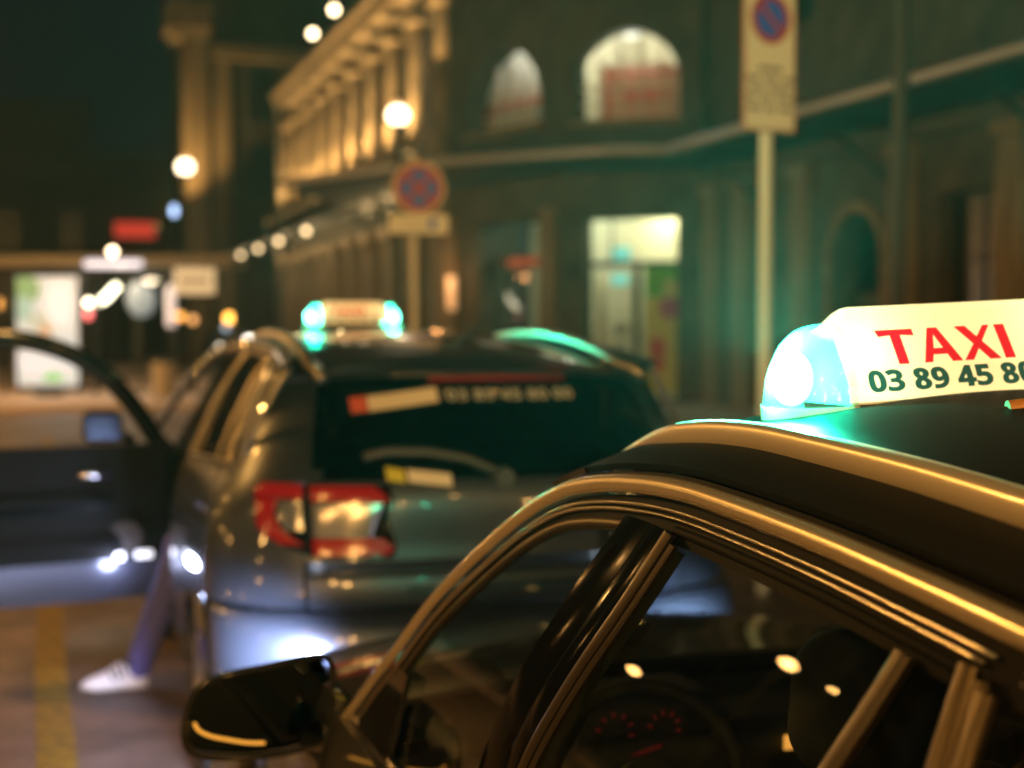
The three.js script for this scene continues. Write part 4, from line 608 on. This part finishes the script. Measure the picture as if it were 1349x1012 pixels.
  add(shelf, 'cyan_sign', inWall(join([lbox(0.86, 1.24, 2.62, 2.85, -0.56, -0.52, 0.03), lbox(0.90, 1.28, 3.14, 3.42, -0.56, -0.52, 0.03)]), f2a, f2b), glow([0.12, 0.62, 0.55], 1.0, [0.2, 0.5, 0.5]));
  // doorway in the oblique face
  const d1 = add(bay, 'side_door', inWall(join([...frameOf(1.3, 3.62, 0.15, 4.1, 0.08, -0.4), lbox(1.38, 3.54, 3.05, 3.3, -0.45, -0.35), lbox(2.4, 2.5, 0.23, 3.05, -0.441, -0.359)]), f1a, f1b), M.iron);
  add(d1, 'pane', inWall(join([pane(1.38, 3.54, 3.3, 4.02, -0.4), pane(1.38, 2.4, 0.23, 3.05, -0.4), pane(2.5, 3.54, 0.23, 3.05, -0.4)]), f1a, f1b), M.glass);
  add(d1, 'red_band', inWall(lbox(2.0, 3.54, 3.08, 3.27, -0.349, -0.33), f1a, f1b), board);
  add(bay, 'round_column', [new THREE.CylinderGeometry(0.26, 0.28, 2.6, 24).translate(9.02, 6.55, -33.15), new THREE.CylinderGeometry(0.36, 0.30, 0.2, 24).translate(9.02, 7.95, -33.15)], M.stone);
  add(bay, 'pilaster', inWall(lbox(0.05, 0.55, 0, 4.3, 0.003, 0.22, 0.02), f1a, f1b), M.stone); add(bay, 'pilaster', inWall(lbox(3.8, 4.3, 0, 4.3, 0.003, 0.18, 0.02), f1a, f1b), M.stone);
  const lampIn = (l, y, D, cd, col) => { const t = add(bay, 'ceiling_lamp', ball(V(l, y, D), 0.16, 1, 0.35, 1), glow([col.r, col.g, col.b], 1.6)); pointLight(bay, V(l, y, D), col, cd, 0.1); return t; };
  lampIn(12.4, 8.7, 28.7, 2.2, C(1, 0.90, 0.70)); lampIn(11.0, 8.4, 31.0, 7, C(1, 0.93, 0.78)); lampIn(11.85, 7.86, 28.27, 3.6, C(1, 0.92, 0.78)); lampIn(10.45, 8.3, 31.2, 5.5, C(1, 0.95, 0.85)); lampIn(12.3, 4.35, 28.3, 11, C(1, 0.93, 0.62)); lampIn(11.81, 4.2, 28.22, 1.7, C(1, 0.95, 0.62)); lampIn(11.2, 4.3, 30.4, 5, C(0.9, 1.0, 0.80)); lampIn(10.69, 4.25, 30.31, 2.4, C(0.95, 1.0, 0.85));
  const glowBox = add(bay, 'pilaster_glow', new RoundedBoxGeometry(0.2, 0.8, 0.14, 3, 0.06).translate(9.0, 2.5, -32.25), glow([0.5, 0.19, 0.06], 1.0)); pointLight(bay, V(8.6, 2.9, 31.9), C(1, 0.42, 0.13), 2.2, 0.1);  // glowing box stands for orange light falling on the pilaster
  // long arcaded wing further down the street
  const arc = thing('arcade_wing', 'long station wing with a row of golden floodlit pilasters along its upper floor', 'building', [9.1, 0, 46]);
  add(arc, 'wall', [box(9.0, 10.9, 5.75, 6.0, 33.3, 59), box(9.62, 10.9, 10.5, 11.9, 33.3, 59), box(9.62, 10.9, 0, 5.74, 33.3, 59)], M.stoneDark);
  add(arc, 'gallery_wall', box(10.9, 22, 0, 11.9, 33.3, 59), M.slate);
  add(arc, 'cornice', [box(8.75, 9.9, 10.95, 11.2, 33.2, 59, 0.03), box(8.95, 9.9, 10.5, 10.95, 33.2, 59, 0.03)], M.stone);
  add(arc, 'parapet', box(9.3, 9.9, 11.2, 11.8, 33.3, 59), M.stoneDark);
  add(arc, 'ledge', box(8.85, 8.999, 5.75, 6.02, 33.3, 59, 0.03), M.stone);
  add(arc, 'end_pier', box(9.0, 9.62, 0, 10.5, 57.6, 59, 0.03), M.stoneDark);
  for (let i = 0; i < 10; i++) {
    const D = 34.1 + i * 2.62;
    const p = add(arc, 'pilaster', [new THREE.CylinderGeometry(0.42, 0.46, 3.2, 20).scale(0.8, 1, 1).translate(9.45, 7.95, -D)], M.stone);
    add(p, 'capital', box(9.0, 9.62, 9.55, 10.1, D - 0.55, D + 0.55, 0.12), M.stone); add(p, 'plinth', box(9.0, 9.62, 6.0, 6.45, D - 0.55, D + 0.55, 0.05), M.stone);
    const wn = add(arc, 'window', box(10.84, 10.898, 6.3, 9.9, D + 0.75, D + 1.9), M.darkPane); add(wn, 'transom', box(10.80, 10.838, 8.4, 8.5, D + 0.75, D + 1.9), M.iron);
    const g = add(arc, 'ground_pier', box(9.05, 9.62, 0, 4.1, D - 0.5, D + 0.5, 0.06), M.stone); add(g, 'capital', box(8.95, 9.62, 4.1, 4.5, D - 0.6, D + 0.6, 0.08), M.stone);
    const fl = add(arc, 'floodlight', new RoundedBoxGeometry(0.16, 0.14, 0.26, 2, 0.03).translate(8.45, 5.86, -D), M.iron);
    const s = new THREE.SpotLight(C(1, 0.58, 0.20), 260, 0, 0.48, 0.8); s.position.set(8.42 - 9.1, 5.98, -(D - 46)); s.target.position.set(9.40 - 9.1, 9.0, -(D - 46)); s.castShadow = true; s.shadow.radius = 4; s.name = 'floodlight_light'; arc.add(s, s.target);
    add(fl, 'floodlight_glass', box(8.39, 8.51, 5.933, 5.94, D - 0.1, D + 0.1), glow([1, 0.6, 0.2], 6));
  }
  for (let i = 0; i < 9; i++) { const D = 36.72 + i * 2.62; add(arc, 'downlight', [new THREE.CylinderGeometry(0.07, 0.09, 0.12, 12).translate(8.55, 4.9, -D), box(8.55, 9.6, 4.93, 4.97, D - 0.02, D + 0.02)], M.iron); pointLight(arc, V(8.55, 4.78, D), C(1, 0.62, 0.26), 3.2, 0.06); }
  const low = add(arc, 'canopy', box(8.45, 9.04, 5.22, 5.36, 41.2, 75), M.slate);
  for (let i = 0; i < 5; i++) add(arc, 'ground_window', box(9.58, 9.617, 2.6, 3.5, 39.5 + i * 4.5, 40.7 + i * 4.5), M.darkPane);
  // tall corner pavilion at the end
  const tw = thing('corner_pavilion', 'tall amber-lit corner pavilion standing against the night sky at the end of the station', 'building', [9, 0, 76]);
  add(tw, 'wall', box(7.1, 16, 0, 30, 76, 88), M.stoneDark);
  add(tw, 'corner_pilaster', box(6.85, 8.1, 0, 16.6, 75.55, 77, 0.05), M.stone); add(tw, 'inner_pilaster', box(8.45, 9.3, 0, 15.6, 75.7, 76.5, 0.05), M.stone);
  add(tw, 'cornice', [box(5.95, 8.3, 16.9, 18.4, 75.0, 78, 0.1), box(6.3, 8.2, 16.6, 16.9, 75.3, 78, 0.05), box(8.32, 14, 15.6, 16.3, 75.3, 76.3, 0.05)], M.stone);
  add(tw, 'roof', box(6.2, 16.5, 30, 31, 75, 89), M.slate);
  for (let k = 0; k < 3; k++) { const wn = add(tw, 'window', box(10.2, 11.6, 4.5 + k * 4, 7.2 + k * 4, 75.94, 75.998), M.darkPane); add(wn, 'frame', [box(10.87, 10.93, 4.5 + k * 4, 7.2 + k * 4, 75.90, 75.938), box(10.2, 11.6, 6.0 + k * 4, 6.1 + k * 4, 75.905, 75.935)], M.iron); }
  const fl = add(tw, 'floodlight', new RoundedBoxGeometry(0.3, 0.25, 0.4, 2, 0.04).translate(5.3, 6.6, -73.6), M.iron); add(fl, 'pole', rod(V(5.3, 0, 73.6), V(5.3, 6.5, 73.6), 0.06), M.iron);
  { const s = new THREE.SpotLight(C(1, 0.56, 0.17), 420, 0, 0.62, 0.8); s.position.set(5.35 - 9, 6.85, -(73.6 - 76)); s.target.position.set(7.5 - 9, 13, 0); s.castShadow = true; s.shadow.radius = 5; s.name = 'floodlight_light'; tw.add(s, s.target); add(fl, 'floodlight_glass', box(5.2, 5.4, 6.735, 6.745, 73.5, 73.8), glow([1, 0.6, 0.2], 6)); }
  const dk = thing('dark_building', 'unlit building barely showing against the night sky at the far left', 'building', [-6, 0, 100]);
  add(dk, 'wall', box(-22, 9.0, 0, 13, 100, 112), M.stoneDark); add(dk, 'roof', [plan([[-22.5, 99.5], [9.4, 99.5], [9.4, 112], [-22.5, 112]], 13, 13.5), plan([[-21, 102], [3, 102], [3, 110], [-21, 110]], 13.5, 17)], M.slate);
  for (let i = 0; i < 6; i++) { const wn = add(dk, 'window', box(-19 + i * 4, -17.6 + i * 4, 7, 9.4, 99.95, 99.998), M.darkPane); add(wn, 'frame', box(-18.35 + i * 4, -18.25 + i * 4, 7, 9.4, 99.91, 99.948), M.iron); }
  const rs = thing('lit_sign', 'red lit sign left of the pavilion above the bus shelter', 'sign', [5.7, 8.2, 99.8]); 
  add(rs, 'sign_box', box(4.45, 7.05, 7.75, 8.75, 99.3, 99.7, 0.05), glow([0.55, 0.035, 0.02], 1.0, [0.3, 0.03, 0.03])); add(rs, 'bracket', [rod(V(5.0, 8.2, 99.7), V(5.0, 8.2, 100), 0.05), rod(V(6.5, 8.2, 99.7), V(6.5, 8.2, 100), 0.05)], M.iron);
  bay.userData.x = undefined; delete bay.userData.x;
}
// lamps along the edge of the arcade canopy
{
  let first;
  [48.4, 54.4, 59.9, 65.5, 71.3].forEach((D, i) => {
    const label = 'warm globe lamp in the receding row on the arcade canopy edge';
    if (!i) { first = thing('canopy_lamp', label, 'lamp', [8.4, 4.98, D], 'lamps along the arcade canopy'); add(first, 'globe', ball(V(8.4, 4.98, D), 0.105), glow([1, 0.70, 0.36], 4.5)); add(first, 'stem', rod(V(8.4, 5.08, D), V(8.52, 5.24, D), 0.02), M.iron); pointLight(first, V(8.4, 4.98, D), WARM, 7, 0.1); }
    else { const c = first.clone(); c.name = numbered('canopy_lamp'); c.position.copy(V(8.4, 4.98, D)); scene.add(c); }
  });
}

// ------------------------------------------------------------------ signs, lamps and street furniture
{
  // round no-stopping sign with its plate
  const tilt = g => g.rotateY(-0.16);
  const o = thing('traffic_sign', 'round red and blue no-stopping sign with a small plate below it', 'road sign', [3.45, 0, 13.66]);
  const at = (g, y, z = 0) => tilt(g.translate(0, 0, z)).translate(3.47, y, -13.62);
  add(o, 'post', [rod(V(3.45, 0, 13.70), V(3.45, 3.36, 13.70), 0.034), ball(V(3.45, 3.36, 13.70), 0.036)], M.postWarm);
  const face = add(o, 'disc', at(new THREE.CylinderGeometry(0.262, 0.262, 0.02, 48).rotateX(Math.PI / 2), 3.06), std([0.50, 0.40, 0.32], 0.5));
  add(face, 'red_ring', at(new THREE.RingGeometry(0.178, 0.228, 48), 3.06, 0.0125), M.signRed);
  add(face, 'blue_disc', at(new THREE.CircleGeometry(0.180, 48), 3.06, 0.0115), M.signBlue);
  add(face, 'red_cross', at(join([0.785, -0.785].map((a, i) => new THREE.BoxGeometry(0.36, 0.046, 0.003 + i * 0.001).rotateZ(a))), 3.06, 0.0135), M.signRed);
  const pl = add(o, 'plate', at(new RoundedBoxGeometry(0.57, 0.185, 0.018, 2, 0.008), 2.71), std([0.80, 0.80, 0.74], 0.5));
  add(pl, 'blue_dot', at(new THREE.CircleGeometry(0.05, 24), 2.71 + 0.005, 0.011).translate(0.135, 0, 0.02), M.signBlue);
  add(pl, 'print', at(join([-0.05, 0, 0.05].flatMap((y, j) => Array.from({ length: 6 }, (_, i) => new THREE.BoxGeometry(0.04, 0.018, 0.002).translate(-0.22 + i * 0.055, y, 0)))), 2.71, 0.011), std([0.36, 0.36, 0.32], 0.6));
  // tall rectangular no-parking sign
  const r = thing('traffic_sign', 'tall rectangular no-parking sign with lines of print, on a thin amber-lit post', 'road sign', [4.34, 0, 8.14]);
  const rt = (g, y, z = 0) => g.translate(0, 0, z).rotateY(0.14).rotateZ(0.0).translate(4.335, y, -8.12);
  add(r, 'post', [rod(V(4.34, 0, 8.17), V(4.345, 3.86, 8.17), 0.042, 0.042, 18), ball(V(4.345, 3.86, 8.17), 0.043)], M.postWarm);
  const rp = add(r, 'panel', rt(new RoundedBoxGeometry(0.40, 0.98, 0.02, 3, 0.009), 3.42), M.signEdge ??= std([0.42, 0.14, 0.07], 0.5));
  add(rp, 'face', rt(new RoundedBoxGeometry(0.365, 0.945, 0.004, 2, 0.002), 3.42, 0.011), M.signWhite);
  add(rp, 'red_ring', rt(new THREE.RingGeometry(0.108, 0.150, 48).scale(1, 1.06, 1), 3.635, 0.0145), M.signRed);
  add(rp, 'blue_disc', rt(new THREE.CircleGeometry(0.110, 48).scale(1, 1.06, 1), 3.635, 0.0138), M.signBlue);
  add(rp, 'red_slash', rt(new THREE.BoxGeometry(0.225, 0.034, 0.003).rotateZ(-0.785).translate(0, 0, 0), 3.635, 0.0155), M.signRed);
  const words = [[0.5], [0.28, 0.30, 0.26], [0.34, 0.5], [0.2, 0.25, 0.38], [0.3, 0.2, 0.3]]; const bars = [];
  words.forEach((ws, j) => { let x = -(ws.reduce((a, b) => a + b, 0) * 0.36 + (ws.length - 1) * 0.03) / 2; for (const w of ws) { const n = Math.max(2, Math.round(w * 12)); for (let k = 0; k < n; k++) bars.push(new THREE.BoxGeometry(w * 0.36 / n * 0.66, 0.030, 0.002).translate(x + (k + 0.5) * w * 0.36 / n, 0.10 - j * 0.062, 0)); x += w * 0.36 + 0.03; } });
  add(rp, 'print', rt(join(bars), 3.22, 0.0145), M.ink);
}
function post(o, l, D, h) { add(o, 'post', [rod(V(l, 0, D), V(l, 0.9, D), 0.085, 0.06), rod(V(l, 0.9, D), V(l, h, D), 0.05, 0.035), new THREE.CylinderGeometry(0.11, 0.13, 0.18, 16).translate(l, 0.09, -D)], M.iron); }
{
  const globe = (label, l, y, D, r, k, cd) => {
    const o = thing('street_lamp', label, 'street lamp', [l, 0, D]); post(o, l, D, y - r * 0.9);
    add(o, 'globe', ball(V(l, y, D), r, 1.05, 0.95, 1.05), glow([1, 0.80, 0.52], k)); pointLight(o, V(l, y, D), C(1, 0.72, 0.42), cd, r * 0.8);
    add(o, 'cap', new THREE.SphereGeometry(r * 0.62, 18, 8, 0, Math.PI * 2, 0, Math.PI / 2).translate(l, y + r * 0.80, -D), glow([0.9, 0.42, 0.14], 1.1, [0.5, 0.4, 0.3])); add(o, 'collar', new THREE.CylinderGeometry(r * 0.5, r * 0.35, 0.1, 16).translate(l, y - r * 0.95, -D), M.iron);
    return o;
  };
  globe('globe street lamp glowing in front of the arcade, above the round sign', 5.65, 5.26, 23.57, 0.17, 6, 14);
  globe('globe street lamp glowing beside the edge of the tall corner pavilion', 3.75, 6.19, 41.06, 0.22, 6, 24);
  const d = thing('lamp_post', 'tall dark lamp post rising in front of the right-hand wing', 'lamp post', [6.25, 0, 9.63]);
  add(d, 'post', [rod(V(6.25, 0, 9.63), V(6.25, 1.0, 9.63), 0.085, 0.075, 20), rod(V(6.25, 1.0, 9.63), V(6.31, 6.8, 9.63), 0.064, 0.052, 20)], M.iron); add(d, 'base', new THREE.CylinderGeometry(0.13, 0.15, 0.25, 20).translate(6.25, 0.125, -9.63), M.iron);
  add(d, 'unlit_lantern', [new THREE.CylinderGeometry(0.22, 0.12, 0.45, 6).translate(6.31, 7.05, -9.63), new THREE.ConeGeometry(0.26, 0.22, 6).translate(6.31, 7.39, -9.63)], M.iron);
  const b = thing('blue_lamp', 'small pale blue lamp on a post beside the pavilion edge', 'lamp', [5.32, 0, 63.7]); add(b, 'post', rod(V(5.32, 0, 63.7), V(5.32, 6.6, 63.7), 0.05), M.iron); add(b, 'bulb', ball(V(5.32, 6.75, 63.6), 0.2, 0.7, 1.2, 0.7), glow([0.42, 0.62, 1.0], 3.2));
  const beacon = (label, l, y, D, c, k, r = 0.13) => { const o = thing('beacon_lamp', label, 'lamp', [l, 0, D]); add(o, 'post', rod(V(l, 0, D), V(l, y - r, D), 0.035), M.iron); add(o, 'bulb', ball(V(l, y, D), r), glow(c, k)); };
  beacon('left amber lamp of a pair low behind the bus shelter', 4.27, 2.08, 49.1, [1, 0.42, 0.06], 3.2); beacon('right, dimmer amber lamp of a pair low behind the bus shelter', 4.68, 1.97, 49.0, [1, 0.42, 0.12], 2.0);
  beacon('orange lamp just left of the grey taxi roof', 6.08, 2.04, 50.6, [1, 0.45, 0.06], 5.5, 0.17); beacon('faint grey-blue lamp under the orange one', 6.0, 1.72, 50.7, [0.30, 0.45, 0.62], 1.5);
  beacon('amber lamp at the far left edge beyond the lit poster', -1.10, 2.34, 40.4, [1, 0.40, 0.06], 2.0, 0.14);
  // a car with its lamps on, far down the street
  const car = thing('parked_car', 'far car with a bright white headlamp beyond the grey taxi roof', 'car', [7.3, 0, 62]);
  const prof = [[-2.1, 0.35], [-2.15, 0.8], [-1.2, 1.0], [-0.7, 1.5], [0.9, 1.55], [1.7, 1.1], [2.1, 1.0], [2.15, 0.4]];
  const sh = new THREE.Shape(prof.map(p => new THREE.Vector2(...p)));
  add(car, 'body', new THREE.ExtrudeGeometry(sh, { depth: 1.6, bevelEnabled: true, bevelSize: 0.06, bevelThickness: 0.08, bevelSegments: 3 }).translate(0, 0, -0.8).rotateY(-Math.PI / 2).translate(7.4, 0, -62), M.greyPaint);
  add(car, 'windscreen', sheet(6, 4, (u, v) => V(lerp(6.75, 8.05, u), lerp(1.05, 1.45, v), lerp(60.72, 61.18, v))), M.gloss);
  for (const s of [-1, 1]) { const h = add(car, 'headlight', new RoundedBoxGeometry(0.3, 0.2, 0.2, 2, 0.05).translate(7.4 + s * 0.62, 0.92, -59.88), M.gloss); add(h, 'lens', ball(V(7.4 + s * 0.62, 0.92, 59.78), 0.09), glow([1, 0.88, 0.7], 3)); for (const D of [60.6, 63.3]) add(car, 'wheel', new THREE.CylinderGeometry(0.32, 0.32, 0.2, 24).rotateZ(Math.PI / 2).translate(7.4 + s * 0.78, 0.32, -D), M.tyre); }
  const hl = thing('street_lamp', 'short bright white lamp just left of the grey taxi roof rail', 'street lamp', [8.0, 0, 58.6]); add(hl, 'post', rod(V(8.0, 0, 58.6), V(8.0, 1.0, 58.6), 0.05), M.iron); add(hl, 'head', [new RoundedBoxGeometry(0.66, 0.30, 0.2, 3, 0.1).translate(8.0, 1.16, -58.6)], glow([1, 0.93, 0.82], 9));
}
{
  // bus shelter, image-parallel: local frame x along the shelter
  const S = thing('bus_shelter', 'glass bus shelter with a flat roof and a white strip light at the far left', 'bus shelter', [1.4, 0, 34.4]);
  const a = [-1.6, 35.35], b = [4.2, 33.45], n = 6.1, I = g => standing(g, a, b);
  add(S, 'roof', I(lbox(0, n, 3.12, 3.36, -1.2, 0.5, 0.04)), std([0.22, 0.20, 0.17], 0.6));
  for (const x of [0.3, 2.45, 4.3, 5.8]) add(S, 'post', I(lbox(x, x + 0.1, 0.13, 3.12, -1.1, -1.0)), M.iron);
  for (const x of [2.6, 3.5]) { const f = add(S, 'back_panel', I(join(frameOf(x, x + 0.88, 0.5, 2.9, 0.04, -1.05))), M.iron); add(f, 'pane', I(pane(x + 0.03, x + 0.85, 0.53, 2.87, -1.05)), M.glass); }
  add(S, 'bench', I(join([lbox(3.0, 5.2, 0.55, 0.62, -0.9, -0.5, 0.02), lbox(3.2, 3.3, 0.13, 0.55, -0.8, -0.6), lbox(4.9, 5.0, 0.13, 0.55, -0.8, -0.6)])), M.stoneDark);
  const st = add(S, 'strip_light', I(lbox(2.76, 4.06, 3.06, 3.23, 0.51, 0.6, 0.03)), glow([0.80, 0.84, 1.0], 1.15));
  { const p = V(1.63, 3.0, 34.0); const q = new THREE.PointLight(C(1.0, 0.78, 0.52), 13); q.position.set(p.x - 1.4, p.y, p.z + 34.4); q.castShadow = true; q.shadow.radius = 10; q.name = 'strip_light_lamp'; S.add(q); }
  const P = thing('advert_panel', 'tall lit poster case glowing white with green patches at the left edge', 'advertising panel', [0.05, 0, 34.6]);
  const pa = [-0.66, 34.75], pb = [0.72, 34.3], J = g => standing(g, pa, pb);
  add(P, 'case', J(lbox(-0.08, 1.53, 0.25, 2.98, -0.2, 0, 0.04)), M.iron); add(P, 'foot', J(lbox(0.4, 1.05, 0.13, 0.27, -0.15, -0.03)), M.iron);
  const cv = document.createElement('canvas'); cv.width = 256; cv.height = 512; const x = cv.getContext('2d'); x.fillStyle = '#dfe8e6'; x.fillRect(0, 0, 256, 512);
  const blob = (c, cx, cy, rx, ry) => { x.fillStyle = c; x.beginPath(); x.ellipse(cx, cy, rx, ry, 0, 0, 6.3); x.fill(); };
  blob('#86b47a', 40, 60, 62, 66); blob('#a9cfc0', 30, 150, 40, 60); blob('#c9d4c2', 120, 210, 80, 50); blob('#d9b48c', 120, 250, 26, 34); blob('#ffffff', 180, 130, 60, 110); blob('#b9c6cc', 60, 300, 60, 34); blob('#f4faff', 120, 400, 130, 70); blob('#98dc8c', 150, 470, 44, 24);
  const t = new THREE.CanvasTexture(cv); t.colorSpace = THREE.SRGBColorSpace;
  add(P, 'poster', J(new THREE.PlaneGeometry(1.40, 2.50).translate(0.725, 1.62, 0.006)), new THREE.MeshStandardMaterial({ color: C(0.5, 0.5, 0.5), map: t, emissive: C(1, 1, 1), emissiveMap: t, emissiveIntensity: 0.72, roughness: 0.4 }));
  { const r = new THREE.RectAreaLight(C(0.9, 1, 0.98), 0.9, 1.3, 2.4); r.position.set(0.03 - 0.05 + 0.04, 1.62, 0.18); r.rotation.y = Math.PI + -0.32; r.name = 'poster_light'; P.add(r); }
  const N = thing('notice_sign', 'cream rectangular sign hanging under the right end of the shelter roof', 'sign', [3.25, 0, 33.2]);
  add(N, 'panel', new RoundedBoxGeometry(0.92, 0.60, 0.06, 2, 0.02).rotateY(-0.3).translate(3.22, 2.76, -33.15), glow([0.62, 0.50, 0.30], 0.55)); add(N, 'print', join([0, 1, 2, 3].map(i => new THREE.BoxGeometry(0.11, 0.12, 0.01).translate(-0.25 + i * 0.165, 0, 0.036))).rotateY(-0.3).translate(3.22, 2.76, -33.15), std([0.3, 0.24, 0.16], 0.7)); add(N, 'hanger', [rod(V(2.95, 3.0, 33.25), V(2.95, 3.2, 33.25), 0.02), rod(V(3.5, 3.0, 33.05), V(3.5, 3.2, 33.05), 0.02)], M.iron);
  const O = thing('oval_sign', 'pale blue-grey oval disc standing inside the bus shelter', 'sign', [2.12, 0, 34.6]);
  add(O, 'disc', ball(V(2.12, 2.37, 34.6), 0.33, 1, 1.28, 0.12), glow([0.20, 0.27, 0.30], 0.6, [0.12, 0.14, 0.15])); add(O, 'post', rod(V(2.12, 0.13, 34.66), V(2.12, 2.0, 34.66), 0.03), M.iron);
  const T = thing('tube_light', 'pale lilac upright light tube right of the oval disc', 'lamp', [2.78, 0, 34.3]);
  add(T, 'tube', new RoundedBoxGeometry(0.22, 0.95, 0.1, 3, 0.04).translate(2.78, 2.2, -34.3), glow([0.40, 0.36, 0.42], 1.0)); add(T, 'post', rod(V(2.78, 0.13, 34.36), V(2.78, 1.75, 34.36), 0.03), M.iron);
  const W = thing('reflection_bulbs', 'rising curve of bright warm bulbs added to stand for a lamp reflection in the bus shelter', 'lights', [1.3, 0, 37.5]);  // bulbs added along the streak of a reflected shelter lamp
  add(W, 'cable', tube([V(0.9, 2.32, 37.56), V(1.2, 2.33, 37.56), V(1.5, 2.52, 37.5), V(1.75, 2.78, 37.5)], 0.02), M.iron);
  [[1.02, 2.33], [1.16, 2.33], [1.28, 2.36], [1.40, 2.43], [1.50, 2.52], [1.58, 2.62], [1.68, 2.72]].forEach(([l, y]) => add(W, 'bulb', ball(V(l, y, 37.45), 0.09), glow([1, 0.85, 0.58], 9)));
  add(W, 'stand', rod(V(1.3, 0.13, 37.6), V(1.3, 2.37, 37.6), 0.03), M.iron);
  const R = thing('red_lamp', 'small red lamp below the left end of the bright bulb streak', 'lamp', [1.0, 0, 37.6]); add(R, 'bulb', ball(V(1.0, 2.04, 37.5), 0.12), glow([0.9, 0.10, 0.12], 3.2)); add(R, 'post', rod(V(1.0, 0.13, 37.6), V(1.0, 1.95, 37.6), 0.03), M.iron);
  const Q = thing('globe_lamp', 'small warm globe lamp showing just above the shelter roof', 'lamp', [1.61, 0, 40]); add(Q, 'globe', ball(V(1.72, 3.74, 40), 0.10), glow([1, 0.74, 0.45], 12)); add(Q, 'post', rod(V(1.72, 0.13, 40), V(1.72, 3.65, 40), 0.04), M.iron);
  for (const [l, y, i] of [[8.97, 11.85, 0], [9.01, 11.9, 1]]) { const o = thing('cornice_lamp', i ? 'upper of two small lamps on top of the arcade cornice' : 'lower of two small lamps on top of the arcade cornice', 'lamp', [l, y, i ? 46.4 : 50.1]); add(o, 'bulb', ball(V(l, y + 0.1, i ? 46.4 : 50.1), 0.13), glow([1, 0.74, 0.42], 12)); add(o, 'bracket', rod(V(l, y - 0.6, i ? 46.4 : 50.1), V(l, y, i ? 46.4 : 50.1), 0.04), M.iron); }
  const bn = thing('litter_bin', 'dim pale litter bin by the foot of the shelter', 'bin', [2.2, 0, 33]); add(bn, 'drum', new THREE.CylinderGeometry(0.26, 0.22, 0.8, 20).translate(2.5, 0.55, -33.1), std([0.42, 0.36, 0.26], 0.7)); add(bn, 'rim', new THREE.TorusGeometry(0.26, 0.03, 8, 24).rotateX(Math.PI / 2).translate(2.5, 0.95, -33.1), M.iron);
}
// ------------------------------------------------------------------ the street lamps round the square, seen only in the car paint and glass
{
  const label = 'tall sodium street lamp on a post across the square', group = 'street lamps round the square';
  const mk = (l, D, h, cd, r = 0.15, k = 60) => {
    const o = thing('square_lamp', label, 'street lamp', [l, 0, D], group); post(o, l, D, h - 0.1);
    add(o, 'globe', ball(V(l, h, D), r), glow([1.0, 0.50, 0.14], k)); pointLight(o, V(l, h, D), SODIUM, cd, r * 0.9); return o;
  };
  mk(-5.0, 10.5, 6.2, 125); mk(-4.5, -3.5, 6.5, 38); mk(4.5, -9.5, 6.5, 22); mk(-11, 3, 5.5, 22); mk(-10.1, 20, 5.3, 18, 0.13); mk(-12.5, 28.6, 3.7, 7, 0.09, 80); mk(-10.6, 17.9, 5.5, 4, 0.05, 80); mk(-9.9, 18.2, 5.1, 3, 0.045, 70); mk(-10.2, 17.0, 5.0, 3, 0.045, 70); mk(-3.2, 21.5, 5.6, 16);
  for (const [l, D, h] of [[-3.2, -13.2, 5.5], [-3.4, -9.3, 5.5], [-1.9, -8.3, 5.6], [-1.2, -12, 3.6], [-2.6, -14.5, 3.4], [4.3, -13, 3.3], [3, -15, 5.2], [1.6, -16, 6.2], [-6, -11, 4.5], [-2.6, 30, 3.2], [-3.6, 36, 3.6], [9, -16, 5], [2, -18, 5], [-4, -21, 6], [-9, -14, 5], [13, -9, 4], [6, -26, 6], [-18, -6, 5], [-22, 10, 5], [-9, 46, 5.5], [-26, 22, 6]]) mk(l, D, h, D < 0 ? 17 : 5, 0.12, 420);
}
renderer.render(scene, camera);
